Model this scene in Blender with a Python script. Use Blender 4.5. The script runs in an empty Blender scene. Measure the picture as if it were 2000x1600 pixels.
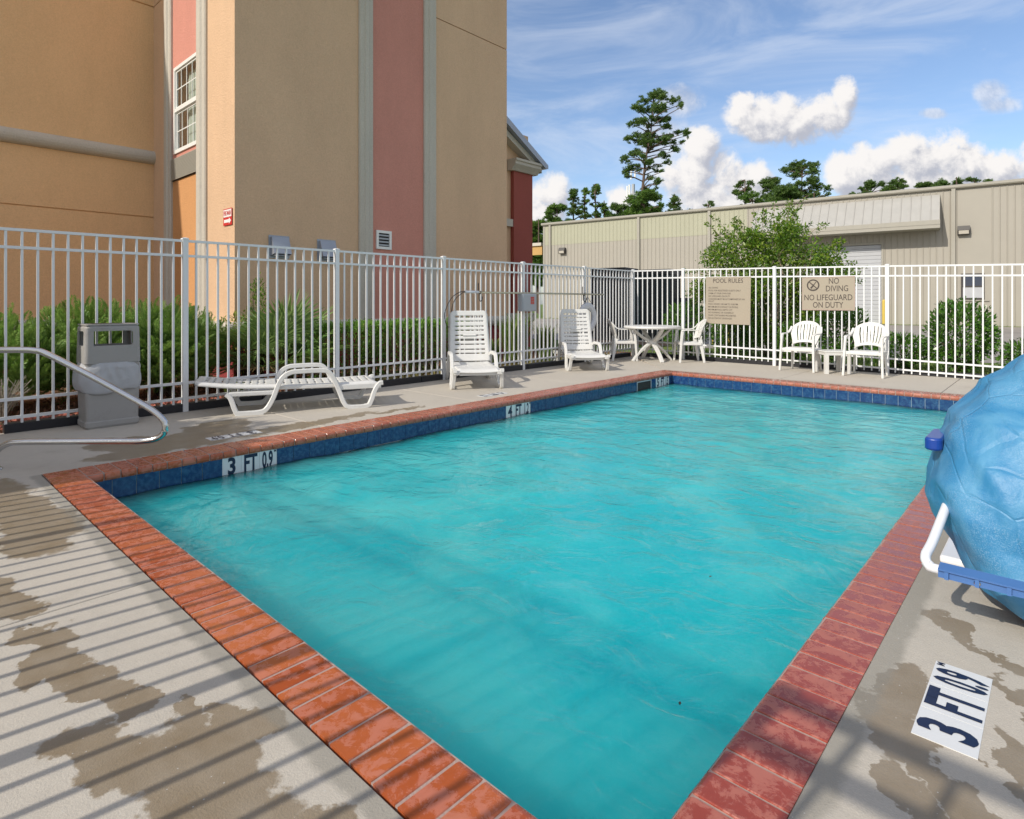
import bpy, bmesh, math, random
import numpy as np
from mathutils import Vector, Matrix, noise as mnoise
R = math.radians
random.seed(7); rng = np.random.default_rng(7)
sc = bpy.context.scene
col = sc.collection

# ------------------------------------------------------------------ camera
FW = Vector((-.6764, .7365, 0)); RT = Vector((.7365, .6764, 0))
cam_d = bpy.data.cameras.new('camera'); cam = bpy.data.objects.new('camera', cam_d); col.objects.link(cam)
cam.location = (0, 0, 1.2)
cam.rotation_euler = (R(90), 0, math.atan2(.6764, .7365))
cam_d.sensor_width = 36; cam_d.lens = 36*1171/2000; cam_d.shift_y = -.104
cam_d.clip_start = .05; cam_d.clip_end = 2000
sc.camera = cam

# ------------------------------------------------------------------ light
SUN_EL = R(34.5)
sdir = Vector((-.136, -1, 0)).normalized()*math.cos(SUN_EL) + Vector((0, 0, math.sin(SUN_EL)))   # towards the sun
sl = bpy.data.lights.new('sun', 'SUN'); so = bpy.data.objects.new('sun', sl); col.objects.link(so)
sl.energy = 2.15; sl.angle = R(.55); sl.color = (1.0, .93, .82)
so.rotation_euler = sdir.to_track_quat('Z', 'Y').to_euler(); so.location = (0, -20, 20)

def sock(x, y): return x.outputs[y] if hasattr(x, 'outputs') else x
class NT:
    """tiny node helper"""
    def __init__(s, tree): s.t = tree; s.n = tree.nodes; s.l = tree.links
    def node(s, ty, ins=None, **kw):
        n = s.n.new(ty)
        for k, v in kw.items(): setattr(n, k, v)
        if ins:
            for k, v in ins.items(): s.set(n.inputs[k], v)
        return n
    def set(s, i, v):
        if v is None: return
        if hasattr(v, 'outputs'): v = v.outputs[0]
        if hasattr(v, 'is_linked') or isinstance(v, bpy.types.NodeSocket): s.l.new(v, i)
        else:
            if isinstance(v, (tuple, list)) and len(v) == 3 and i.type == 'RGBA': v = (*v, 1)
            i.default_value = v
    def math(s, op, a, b=None, c=None, clamp=False):
        n = s.node('ShaderNodeMath', operation=op, use_clamp=clamp)
        s.set(n.inputs[0], a)
        if b is not None: s.set(n.inputs[1], b)
        if c is not None: s.set(n.inputs[2], c)
        return n.outputs[0]
    def vm(s, op, a, b=None, out=0):
        n = s.node('ShaderNodeVectorMath', operation=op)
        s.set(n.inputs[0], a)
        if b is not None: s.set(n.inputs[1], b)
        return n.outputs[out]
    def mix(s, f, a, b, bt='MIX'):
        n = s.node('ShaderNodeMix', data_type='RGBA', blend_type=bt)
        s.set(n.inputs[0], f); s.set(n.inputs[6], a); s.set(n.inputs[7], b)
        return n.outputs[2]
    def noise(s, vec, scale, detail=4, rough=.55, dist=0, out=0):
        n = s.node('ShaderNodeTexNoise', {'Scale': scale, 'Detail': detail, 'Roughness': rough, 'Distortion': dist})
        if vec is not None: s.set(n.inputs['Vector'], vec)
        return n.outputs[out]
    def ss(s, x, a, b, lo=0, hi=1):
        n = s.node('ShaderNodeMapRange', interpolation_type='SMOOTHSTEP')
        s.set(n.inputs[0], x)
        for k, v in zip((1, 2, 3, 4), (a, b, lo, hi)): s.set(n.inputs[k], v)
        return n.outputs[0]

# ------------------------------------------------------------------ sky
w = bpy.data.worlds.new('World'); sc.world = w; w.use_nodes = True
T = NT(w.node_tree); T.n.clear()
sky = T.node('ShaderNodeTexSky', sky_type='NISHITA', sun_disc=False, sun_elevation=SUN_EL,
             sun_rotation=math.atan2(sdir.x, sdir.y), altitude=0, air_density=1.0, dust_density=1.2, ozone_density=1.0)
tc = T.node('ShaderNodeTexCoord').outputs['Generated']
dirn = T.vm('NORMALIZE', tc)
df = T.math('MAXIMUM', T.vm('DOT_PRODUCT', dirn, tuple(FW), out=1), .08)
du = T.math('DIVIDE', T.vm('DOT_PRODUCT', dirn, tuple(RT), out=1), df)
dz = T.vm('DOT_PRODUCT', dirn, (0, 0, 1), out=1)
dv = T.math('DIVIDE', dz, df)
cmb = T.node('ShaderNodeCombineXYZ', {0: du, 1: dv, 2: 0.0}).outputs[0]
BL = [(1478,228,62,42),(1540,236,74,46),(1602,226,64,40),(1650,192,24,44),(1500,255,60,26),
 (1370,285,40,42),(1345,345,55,55),(1420,330,34,44),(1432,372,60,52),(1478,352,32,40),(1392,400,110,40),
 (1650,342,46,42),(1705,330,60,46),(1795,305,66,50),(1840,300,50,42),(1885,330,60,44),(1955,338,70,44),(1750,370,150,50),(1900,380,150,50),(2060,330,90,60),(2200,350,120,70),
 (1075,378,34,36),(1052,425,46,50),(1212,392,34,26),(900,380,90,60),(700,400,120,50),
 ]
BF = [(1325,200,46,30),(1938,180,34,24),(1955,205,34,18),(1822,222,26,10),(1300,300,60,70),(1215,392,40,30)]
def field(p, L_=None):
    acc = None
    for bx, by, rx, ry in (L_ or BL):
        c = ((bx-1000)/1171, (592-by)/1171, 0)
        q = T.vm('MULTIPLY', T.vm('SUBTRACT', p, c), (1171/rx/1.06, 1171/ry/1.06, 0))
        d = T.math('SUBTRACT', 1.0, T.vm('DOT_PRODUCT', q, q, out=1))
        acc = d if acc is None else T.math('SMOOTH_MAX', acc, d, .25)
    return T.math('MAXIMUM', acc, -1.2)
wn = T.noise(cmb, 15, 9, .64, .2)
wnb = T.noise(T.vm('ADD', cmb, (-.012, .014, 0)), 15, 9, .64, .2)
F1 = T.math('ADD', field(cmb), T.math('MULTIPLY', T.math('SUBTRACT', wn, .5), 4.0))
F2 = T.math('ADD', field(T.vm('ADD', cmb, (-.014, .02, 0))), T.math('MULTIPLY', T.math('SUBTRACT', wnb, .5), 4.0))
F3 = T.math('ADD', field(cmb, BF), T.math('MULTIPLY', T.math('SUBTRACT', wn, .5), 3.6))
dens = T.math('MAXIMUM', T.ss(F1, -.38, .62), T.math('MULTIPLY', T.ss(F3, -.5, .9), .55))
lit = T.ss(T.math('SUBTRACT', F1, F2), -.75, .75)
ccol = T.mix(lit, (.52, .54, .62), (1.0, .97, .95))
# thin high streaks and, away from the view, added cloud cover for fill light
st = T.noise(T.vm('MULTIPLY', dirn, (2.2, 2.2, 9)), 1.6, 6, .6, .8)
cir = T.math('MULTIPLY', T.ss(st, .36, .76), .42)
back = T.ss(T.vm('DOT_PRODUCT', dirn, tuple(FW), out=1), .35, .05)
gn = T.noise(T.vm('MULTIPLY', dirn, (1, 1, 1.7)), 3.2, 7, .58)
gen = T.math('MULTIPLY', T.math('MULTIPLY', T.ss(gn, .38, .54), back), .95)
skyc = T.mix(1.0, sky.outputs[0], (.54, .57, .625), 'MULTIPLY')
skyc = T.mix(cir, skyc, (3.0, 3.2, 3.55))
SS = .15
cl = T.vm('SCALE', ccol); T.n[-1].inputs['Scale'].default_value = .53/SS
allc = T.math('MULTIPLY', T.math('MAXIMUM', dens, gen), T.ss(dz, -.02, .03))
fin = T.mix(allc, skyc, cl)
bg = T.node('ShaderNodeBackground', {'Color': fin, 'Strength': SS})
T.l.new(bg.outputs[0], T.node('ShaderNodeOutputWorld').inputs[0])

sc.view_settings.view_transform = 'Standard'; sc.view_settings.look = 'None'
sc.view_settings.gamma = 1; sc.view_settings.exposure = 0.86
try: sc.view_settings.use_curve_mapping = False
except Exception: pass
sc.cycles.max_bounces = 7; sc.cycles.transparent_max_bounces = 16
sc.cycles.use_denoising = True

# ------------------------------------------------------------------ materials
MATS = {}
def mat(name):
    m = bpy.data.materials.new(name); m.use_nodes = True
    t = NT(m.node_tree); t.n.clear()
    t.out = t.node('ShaderNodeOutputMaterial'); MATS[name] = m
    return m, t
def pbr(name, colr, rough=.6, spec=.5, metal=0, var=.12, vscale=3, bump=0, bscale=80, coat=0, island=0, obj_rand=0, dirt=None, trans=0):
    m, t = mat(name)
    pos = t.node('ShaderNodeNewGeometry')
    P = t.node('ShaderNodeTexCoord').outputs['Object']
    c = colr
    if var:
        n1 = t.noise(P, vscale, 5, .6)
        f = t.math('MULTIPLY_ADD', n1, 2*var, 1-var)
        sv = t.node('ShaderNodeVectorMath', operation='SCALE'); sv.inputs[0].default_value = colr; t.set(sv.inputs['Scale'], f)
        c = sv.outputs[0]
    if island:
        f = t.math('MULTIPLY_ADD', pos.outputs['Random Per Island'], 2*island, 1-island)
        sv = t.node('ShaderNodeVectorMath', operation='SCALE'); t.set(sv.inputs[0], c); t.set(sv.inputs['Scale'], f); c = sv.outputs[0]
    if obj_rand:
        oi = t.node('ShaderNodeObjectInfo').outputs['Random']
        f = t.math('MULTIPLY_ADD', oi, 2*obj_rand, 1-obj_rand)
        sv = t.node('ShaderNodeVectorMath', operation='SCALE'); t.set(sv.inputs[0], c); t.set(sv.inputs['Scale'], f); c = sv.outputs[0]
    if dirt:
        n2 = t.noise(P, dirt[1], 6, .65)
        c = t.mix(t.math('MULTIPLY', t.ss(n2, .5, .72), dirt[2]), c, dirt[0])
    b = t.node('ShaderNodeBsdfPrincipled', {'Base Color': c, 'Roughness': rough, 'Metallic': metal, 'Specular IOR Level': spec, 'Coat Weight': coat})
    if bump:
        nb = t.noise(P, bscale, 4, .6)
        bn = t.node('ShaderNodeBump', {'Strength': bump, 'Distance': .01, 'Height': nb}); t.l.new(bn.outputs[0], b.inputs['Normal'])
    if trans:
        tr = t.node('ShaderNodeBsdfTranslucent', {'Color': c})
        mx = t.node('ShaderNodeMixShader', {0: trans, 1: b.outputs[0], 2: tr.outputs[0]}); t.l.new(mx.outputs[0], t.out.inputs[0])
    else: t.l.new(b.outputs[0], t.out.inputs[0])
    return m
def leafm(name, c1, c2, rough=.45, trans=.3, spec=.4):
    m, t = mat(name)
    g = t.node('ShaderNodeNewGeometry')
    c = t.mix(g.outputs['Random Per Island'], c1, c2)
    P = t.node('ShaderNodeTexCoord').outputs['Object']
    c = t.mix(t.math('MULTIPLY', t.ss(t.noise(P, 2.2, 3), .42, .68), .5), c, tuple(.5*x for x in c1))
    b = t.node('ShaderNodeBsdfPrincipled', {'Base Color': c, 'Roughness': rough, 'Specular IOR Level': spec})
    tr = t.node('ShaderNodeBsdfTranslucent', {'Color': t.mix(.5, c, (.18, .30, .03))})
    mx = t.node('ShaderNodeMixShader', {0: trans, 1: b.outputs[0], 2: tr.outputs[0]})
    t.l.new(mx.outputs[0], t.out.inputs[0]); return m

M = {}
def stucco(name, c, var=.07):
    m, t = mat(name)
    P = t.node('ShaderNodeTexCoord').outputs['Object']
    n1 = t.noise(P, .55, 5, .6); n2 = t.noise(P, 42, 4, .8); n3 = t.noise(t.vm('MULTIPLY', P, (1, 1, .35)), 1.3, 6, .7)
    f = t.math('ADD', t.math('MULTIPLY_ADD', n1, 2*var, 1-var), t.math('MULTIPLY_ADD', n2, .46, -.23))
    f = t.math('ADD', f, t.math('MULTIPLY_ADD', n3, .26, -.13))
    sv = t.node('ShaderNodeVectorMath', operation='SCALE'); sv.inputs[0].default_value = c; t.set(sv.inputs['Scale'], f)
    b = t.node('ShaderNodeBsdfPrincipled', {'Base Color': sv.outputs[0], 'Roughness': .9, 'Specular IOR Level': .2})
    hb = t.math('ADD', t.noise(P, 90, 3, .7), t.math('MULTIPLY', t.noise(P, 32, 3), 1.0))
    bn = t.node('ShaderNodeBump', {'Strength': .8, 'Distance': .012, 'Height': hb}); t.l.new(bn.outputs[0], b.inputs['Normal'])
    t.l.new(b.outputs[0], t.out.inputs[0]); return m
M['tan'] = stucco('stucco_tan', (.68, .465, .30))
M['gold'] = stucco('stucco_gold', (.80, .52, .28))  # golden paint, raised brighter to carry the bounce light on this wall
M['pink'] = stucco('stucco_pink', (.62, .28, .22))
M['orange'] = stucco('stucco_orange', (.62, .32, .14))
M['red'] = stucco('stucco_red', (.34, .095, .075))
M['trim'] = stucco('stucco_trim', (.55, .51, .44), .05)
M['base'] = stucco('stucco_base', (.26, .05, .05))
M['ware'] = pbr('warehouse_sheet', (.365, .34, .29), .5, .4, var=.07, vscale=.9, dirt=((.36, .33, .28), .45, .35))
M['ware2'] = pbr('faded_sheet', (.385, .38, .28), .5, .4, var=.07, vscale=.9)
M['ware_trim'] = pbr('warehouse_trim', (.355, .335, .285), .45, .4, var=.08)
M['awning'] = pbr('awning_sheet', (.39, .38, .355), .4, .5, var=.12, vscale=2)
M['door'] = pbr('rollup_door', (.44, .45, .47), .45, .5, var=.06)
M['white'] = pbr('white_plastic', (.68, .675, .65), .38, .5, var=.05, vscale=6, bump=.08, bscale=60, dirt=((.5, .47, .41), 7, .30))
M['fence'] = pbr('white_powder_coat', (.74, .75, .76), .32, .5, var=.04, dirt=((.5, .5, .48), 4, .22))
M['steel'] = pbr('brushed_steel', (.62, .62, .62), .20, .5, metal=1, var=.06, vscale=30)
M['can'] = pbr('grey_can_plastic', (.33, .32, .305), .5, .4, var=.08, bump=.15, bscale=220, dirt=((.22, .21, .2), 6, .4))
M['dark'] = pbr('dark_interior', (.02, .017, .015), .7)
M['black'] = pbr('black_timber', (.012, .012, .016), .55, var=.2, bump=.2, bscale=30)
M['grey'] = pbr('grey_box', (.38, .40, .43), .5, var=.05)
M['signred'] = pbr('sign_red', (.55, .03, .03), .5)
M['signwhite'] = pbr('sign_white', (.78, .78, .76), .5)
M['beige'] = pbr('sign_beige', (.36, .31, .24), .55, var=.03)
M['ink'] = pbr('sign_ink', (.055, .042, .035), .6, var=0)
M['navy'] = pbr('tile_navy', (.008, .014, .05), .35, var=.2, vscale=120)
M['tilewhite'] = pbr('tile_white', (.68, .69, .69), .3, var=.05)
M['mortar'] = pbr('mortar', (.40, .29, .25), .85, var=.15, vscale=20, bump=.3)
M['screen'] = pbr('dark_bronze', (.05, .045, .04), .5)
M['yellow'] = pbr('bollard_yellow', (.62, .45, .08), .6, var=.1)
M['unit'] = pbr('unit_grey', (.04, .043, .05), .5, .4, var=.15)
M['unit_teal'] = pbr('unit_slate', (.02, .045, .055), .5, .4, var=.15)
M['bark'] = pbr('pine_bark', (.13, .095, .075), .9, .2, var=.3, vscale=2, bump=.5, bscale=9)
M['bark2'] = pbr('myrtle_bark', (.34, .27, .2), .8, .2, var=.2, vscale=8)
M['twig'] = pbr('twig', (.10, .075, .05), .9, .2, var=.3, vscale=6)
M['drytwig'] = pbr('dry_twig', (.33, .30, .24), .9, .2, var=.2, vscale=6)
M['pine'] = leafm('pine_needles', (.055, .13, .03), (.17, .25, .06), .5, .35)
M['pine_l'] = leafm('young_pine_needles', (.08, .19, .035), (.18, .28, .05), .5, .35)
M['myrtle'] = leafm('myrtle_leaf', (.075, .20, .02), (.27, .36, .04), .38, .38)
M['box'] = leafm('boxwood_leaf', (.09, .24, .03), (.24, .42, .06), .3, .34, .55)
M['laurel'] = leafm('laurel_leaf', (.055, .16, .022), (.14, .28, .04), .26, .3, .6)
M['juniper'] = leafm('juniper_needles', (.16, .34, .065), (.38, .52, .14), .5, .38)
M['yellowgreen'] = leafm('golden_leaf', (.20, .26, .02), (.38, .40, .05), .5, .35)
M['palm'] = leafm('palmetto_frond', (.12, .23, .06), (.28, .40, .13), .35, .28, .5)
M['palmdry'] = leafm('dry_frond', (.30, .22, .11), (.22, .14, .06), .6, .15)
M['grassb'] = leafm('grass_blade', (.10, .19, .03), (.25, .30, .08), .6, .3)
M['straw'] = leafm('straw_blade', (.36, .30, .12), (.22, .22, .07), .6, .2)
M['mulchchip'] = pbr('mulch_chip', (.20, .09, .055), .9, .2, var=.2, island=.55)
M['gravel'] = pbr('red_rock', (.42, .14, .10), .8, .3, var=.2, island=.4)
M['blue_plastic'] = pbr('blue_plastic', (.012, .055, .30), .28, .5, var=.08)
M['bluebar'] = pbr('footrest_blue', (.07, .17, .42), .35, .5, var=.08)
M['liftwhite'] = pbr('lift_white', (.76, .77, .80), .3, .5, var=.03)
M['cable'] = pbr('dark_cable', (.02, .02, .03), .5)
M['poletan'] = pbr('pole_tan', (.42, .40, .30), .5, var=.08)
M['ring'] = pbr('life_ring', (.58, .59, .62), .5, var=.05)
M['brass'] = pbr('fitting', (.5, .5, .48), .4, metal=.6)
M['fascia'] = pbr('fascia_metal', (.33, .36, .42), .35, .5, metal=.3)
M['blind'] = pbr('window_blind', (.50, .60, .52), .7, var=.04)
M['vinyl'] = pbr('white_vinyl', (.80, .80, .77), .4)
M['wood'] = pbr('raw_beam', (.50, .30, .10), .7)
M['plaster'] = pbr('pool_plaster', (.60, .72, .72), .7, .3, var=.08, vscale=2)

# glass
m, t = mat('window_glass')
b = t.node('ShaderNodeBsdfPrincipled', {'Base Color': (.05, .07, .07), 'Roughness': .04, 'Specular IOR Level': .6})
tr = t.node('ShaderNodeBsdfTransparent'); lw = t.node('ShaderNodeLayerWeight', {'Blend': .5}).outputs['Facing']; fr = t.node('ShaderNodeMath', {0: t.math('POWER', lw, 5.0), 1: .55, 2: .03}, operation='MULTIPLY_ADD')
gl = t.node('ShaderNodeBsdfGlossy', {'Roughness': .03, 'Color': (.9, .95, 1)})
mx = t.node('ShaderNodeMixShader', {0: t.math('ADD', fr.outputs[0], .06), 1: tr.outputs[0], 2: gl.outputs[0]}); t.l.new(mx.outputs[0], t.out.inputs[0]); M['glass'] = m
m, t = mat('dark_glass')
b = t.node('ShaderNodeBsdfPrincipled', {'Base Color': (.02, .035, .07), 'Roughness': .05, 'Specular IOR Level': .8}); t.l.new(b.outputs[0], t.out.inputs[0]); M['dglass'] = m

# coping brick: glazed orange-red with paler dried film and wet gloss
m, t = mat('coping_brick')
oi = t.node('ShaderNodeObjectInfo'); G_ = t.node('ShaderNodeNewGeometry').outputs['Position']
xs = t.node('ShaderNodeSeparateXYZ', {0: G_})
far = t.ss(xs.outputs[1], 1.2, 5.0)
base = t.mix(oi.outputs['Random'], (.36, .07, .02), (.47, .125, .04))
base = t.mix(t.ss(xs.outputs[0], -1.0, -.6), base, (.30, .055, .034))      # darker red towards the right-hand run
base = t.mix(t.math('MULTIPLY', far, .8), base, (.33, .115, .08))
sv = t.node('ShaderNodeVectorMath', operation='SCALE'); t.set(sv.inputs[0], base)
t.set(sv.inputs['Scale'], t.math('MULTIPLY_ADD', t.noise(G_, 14, 5, .7), .35, .82)); base = sv.outputs[0]
nf = t.noise(t.vm('ADD', G_, t.vm('MULTIPLY', oi.outputs['Location'], (.25, .25, 0))), 15, 7, .74, .4)
film = t.ss(nf, .45, .58)
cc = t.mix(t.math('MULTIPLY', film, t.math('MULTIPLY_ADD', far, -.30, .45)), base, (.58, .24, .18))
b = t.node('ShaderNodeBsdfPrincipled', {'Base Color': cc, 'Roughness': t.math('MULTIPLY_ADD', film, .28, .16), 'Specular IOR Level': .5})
hb = t.math('ADD', t.math('MULTIPLY', film, .25), t.math('MULTIPLY', t.noise(G_, 60, 4, .6), .5))
bn = t.node('ShaderNodeBump', {'Strength': .25, 'Distance': .004, 'Height': hb}); t.l.new(bn.outputs[0], b.inputs['Normal'])
t.l.new(b.outputs[0], t.out.inputs[0]); M['brick'] = m

# waterline tile
m, t = mat('waterline_tile')
oi = t.node('ShaderNodeObjectInfo'); G_ = t.node('ShaderNodeNewGeometry').outputs['Position']
n1 = t.noise(G_, 26, 6, .7, .4)
cc = t.mix(t.ss(n1, .4, .68), (.006, .028, .115), (.04, .11, .22))
cc = t.mix(t.math('MULTIPLY', oi.outputs['Random'], .4), cc, (.015, .06, .17))
b = t.node('ShaderNodeBsdfPrincipled', {'Base Color': cc, 'Roughness': .12}); t.l.new(b.outputs[0], t.out.inputs[0]); M['tile'] = m

# concrete deck with wet patches
m, t = mat('deck_concrete')
G_ = t.node('ShaderNodeNewGeometry').outputs['Position']
n1 = t.noise(G_, 1.1, 5, .6); n2 = t.noise(G_, 160, 3, .7); n3 = t.noise(G_, 18, 4, .6)
f = t.math('ADD', t.math('MULTIPLY_ADD', n1, .22, .80), t.math('MULTIPLY_ADD', n2, .34, -.17))
f = t.math('ADD', f, t.math('MULTIPLY_ADD', n3, .14, -.07))
sv = t.node('ShaderNodeVectorMath', operation='SCALE'); sv.inputs[0].default_value = (.53, .485, .415); t.set(sv.inputs['Scale'], f)
dry = sv.outputs[0]
WET = [(-4.35,.66,.60,.15,.16),(-3.9,.60,.35,.15,.1),(-4.9,.45,.6,.3,.05),(-3.05,.42,.13,.10,.1),(-3.35,.28,.3,.15,.2),(-2.72,.46,.13,.07,.3),(-2.50,.40,.14,.07,-.5),(-2.30,.49,.23,.075,.2),(-2.10,.55,.13,.06,.1),
 (-1.90,.44,.2,.10,.2),(-1.62,.58,.24,.15,.1),(-1.72,.75,.14,.06,.2),(-1.40,.55,.22,.18,0),(-1.20,.70,.16,.09,0),(-1.15,.5,.2,.15,0),(-1.85,.66,.07,.04,0),
 (-.37,2.2,.09,.15,0),(-.33,1.95,.10,.15,.2),(-.26,1.70,.07,.12,.5),(-.17,1.78,.05,.13,.6),(-.11,2.06,.05,.14,.3),(-.08,1.65,.06,.1,.3),(-.30,2.75,.06,.12,.4),(-.2,2.6,.03,.15,.8),(-.05,2.3,.03,.2,.4),
 (-5.75,2.05,.28,.5,.1),(-5.5,1.75,.2,.6,.1),(-6.05,2.35,.25,.35,.3),(-5.5,2.7,.14,.6,0),(-5.55,3.4,.1,.5,.1),(-5.48,4.1,.06,.4,0),(-5.9,1.5,.3,.25,0)]
acc = None
wob = t.noise(G_, 5.5, 5, .6, out=1)
Gw = t.vm('ADD', G_, t.vm('MULTIPLY', t.vm('SUBTRACT', wob, (.5, .5, .5)), (.42, .26, 0)))
for cx, cy, rx, ry, a in WET:
    q = t.vm('SUBTRACT', Gw, (cx, cy, 0))
    rt = t.node('ShaderNodeVectorRotate', {'Vector': q, 'Angle': -a}, rotation_type='Z_AXIS').outputs[0]
    q = t.vm('MULTIPLY', rt, (1/rx, 1/ry, 0))
    d = t.math('SUBTRACT', 1.0, t.vm('DOT_PRODUCT', q, q, out=1))
    acc = d if acc is None else t.math('SMOOTH_MAX', acc, d, .3)
wet = t.ss(t.math('ADD', acc, t.math('MULTIPLY_ADD', n3, .7, -.35)), -.10, .16)
wn_ = t.math('MULTIPLY_ADD', t.noise(G_, 7, 4, .6), .5, .55)
cw = t.mix(t.math('MULTIPLY', wet, t.math('MINIMUM', wn_, 1.0)), dry, (.215, .162, .098))
# grout-grey strip beside the coping and faint rust/dirt spots
xs = t.node('ShaderNodeSeparateXYZ', {0: G_}); X_, Y_ = xs.outputs[0], xs.outputs[1]
ed = t.math('MULTIPLY_ADD', t.noise(G_, 9, 4, .6), .06, -.03)
dA = t.math('MAXIMUM', t.math('MAXIMUM', t.math('SUBTRACT', .866, Y_), t.math('SUBTRACT', -5.2, X_)), t.math('SUBTRACT', X_, -.47))
dA = t.math('MAXIMUM', dA, t.math('SUBTRACT', Y_, 9.75))
strip = t.ss(t.math('ADD', dA, ed), .085, .05)
cw = t.mix(t.math('MULTIPLY', strip, .62), cw, (.24, .225, .19))
cw = t.mix(t.math('MULTIPLY', t.ss(t.noise(G_, 2.3, 6, .7), .58, .74), .35), cw, (.30, .265, .21))
cw = t.mix(t.ss(t.node('ShaderNodeTexVoronoi', {'Vector': G_, 'Scale': 30}).outputs[0], .07, .04), cw, (.55, .53, .49))
rg = t.math('MULTIPLY_ADD', wet, -.40, .80)
b = t.node('ShaderNodeBsdfPrincipled', {'Base Color': cw, 'Roughness': rg, 'Specular IOR Level': .4})
bn = t.node('ShaderNodeBump', {'Strength': .5, 'Distance': .004, 'Height': t.math('ADD', n2, n3)}); t.l.new(bn.outputs[0], b.inputs['Normal'])
t.l.new(b.outputs[0], t.out.inputs[0]); M['deck'] = m

# water
m, t = mat('pool_water')
G_ = t.node('ShaderNodeNewGeometry').outputs['Position']
h = t.math('ADD', t.noise(t.vm('MULTIPLY', G_, (1.0, 1.3, 1)), 3.4, 4, .5, 1.6), t.math('MULTIPLY', t.noise(G_, 13, 4, .55, 1.2), .16))
bn = t.node('ShaderNodeBump', {'Strength': .7, 'Distance': .028, 'Height': h})
turb = t.noise(t.vm('MULTIPLY', G_, (1, .8, 1)), .85, 6, .62, 1.1)
wc = t.mix(t.ss(turb, .36, .66), (.008, .45, .505), (.055, .54, .56))
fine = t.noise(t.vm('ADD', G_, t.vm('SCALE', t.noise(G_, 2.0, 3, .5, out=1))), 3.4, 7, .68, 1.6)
caustic_line = t.ss(t.math('ABSOLUTE', t.math('SUBTRACT', fine, .5)), .03, .0)  # pale lines tinted into the water in place of caustic light
wc = t.mix(t.math('MULTIPLY', caustic_line, .05), wc, (.20, .68, .70))
di = t.node('ShaderNodeSubsurfaceScattering', {'Color': wc, 'Scale': 2.4, 'Radius': (.5, 1.0, 1.0)}, falloff='RANDOM_WALK')
tr = t.node('ShaderNodeBsdfTransparent', {'Color': (.55, .95, .98)})
body = t.node('ShaderNodeMixShader', {0: .86, 1: tr.outputs[0], 2: di.outputs[0]})
gl = t.node('ShaderNodeBsdfGlossy', {'Roughness': .035, 'Normal': bn.outputs[0]})
lw = t.node('ShaderNodeLayerWeight', {'Blend': .5, 'Normal': bn.outputs[0]}).outputs['Facing']; fr = t.node('ShaderNodeMath', {0: t.math('POWER', lw, 4.6), 1: .95, 2: .02}, operation='MULTIPLY_ADD')
mx = t.node('ShaderNodeMixShader', {0: fr.outputs[0], 1: body.outputs[0], 2: gl.outputs[0]}); t.l.new(mx.outputs[0], t.out.inputs[0])
va = t.node('ShaderNodeVolumeAbsorption', {'Color': (.10, .80, .86), 'Density': 1.3}); t.l.new(va.outputs[0], t.out.inputs[1])
M['water'] = m

# tarp
m, t = mat('blue_tarp')
P = t.node('ShaderNodeTexCoord').outputs['Object']
n1 = t.noise(t.vm('MULTIPLY', P, (2.2, 2.2, 1.0)), 2.6, 6, .62, .6)
cc = t.mix(t.ss(n1, .35, .7), (.04, .25, .50), (.12, .37, .60))
wv = t.noise(t.vm('MULTIPLY', P, (420, 420, 30)), 1.0, 2)
cr = t.node('ShaderNodeTexNoise', {'Vector': P, 'Scale': 7, 'Detail': 6, 'Roughness': .62, 'Distortion': .5}); cr.noise_type = 'RIDGED_MULTIFRACTAL'
vo = t.node('ShaderNodeTexVoronoi', {'Vector': t.vm('ADD', P, t.vm('SCALE', t.noise(P, 1.6, 2, .5, out=1))), 'Scale': 3.2}, feature='DISTANCE_TO_EDGE')
hb = t.math('ADD', t.math('ADD', t.math('MULTIPLY', t.math('MINIMUM', vo.outputs[0], .03), 11.0), t.math('MULTIPLY', cr.outputs[0], .16)), t.math('ADD', t.math('MULTIPLY', wv, .05), t.math('MULTIPLY', t.noise(P, 26, 4, .6), .5)))
cc = t.mix(t.math('MULTIPLY', t.ss(t.noise(P, 240, 3, .8), .50, .62), t.ss(t.noise(P, 3.2, 4, .6), .42, .7)), cc, (.26, .46, .66))
b = t.node('ShaderNodeBsdfPrincipled', {'Base Color': cc, 'Roughness': .46, 'Specular IOR Level': .5})
bn = t.node('ShaderNodeBump', {'Strength': .7, 'Distance': .012, 'Height': hb}); bn.inputs['Strength'].default_value = .6; t.l.new(bn.outputs[0], b.inputs['Normal'])
tl = t.node('ShaderNodeBsdfTranslucent', {'Color': cc})
mx = t.node('ShaderNodeMixShader', {0: .18, 1: b.outputs[0], 2: tl.outputs[0]}); t.l.new(mx.outputs[0], t.out.inputs[0]); M['tarp'] = m

# bag film
m, t = mat('bin_liner')
P = t.node('ShaderNodeTexCoord').outputs['Object']
b = t.node('ShaderNodeBsdfPrincipled', {'Base Color': (.60, .61, .63), 'Roughness': .3, 'Specular IOR Level': .6})
cr = t.node('ShaderNodeTexNoise', {'Vector': P, 'Scale': 14, 'Detail': 5, 'Roughness': .6, 'Distortion': 1.2}); cr.noise_type = 'RIDGED_MULTIFRACTAL'
bn = t.node('ShaderNodeBump', {'Strength': .5, 'Distance': .01, 'Height': cr.outputs[0]}); t.l.new(bn.outputs[0], b.inputs['Normal'])
tl = t.node('ShaderNodeBsdfTranslucent', {'Color': (.6, .6, .62)}); ts = t.node('ShaderNodeBsdfTransparent')
m1 = t.node('ShaderNodeMixShader', {0: .25, 1: b.outputs[0], 2: tl.outputs[0]})
mx = t.node('ShaderNodeMixShader', {0: .14, 1: m1.outputs[0], 2: ts.outputs[0]}); t.l.new(mx.outputs[0], t.out.inputs[0]); M['liner'] = m

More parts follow.
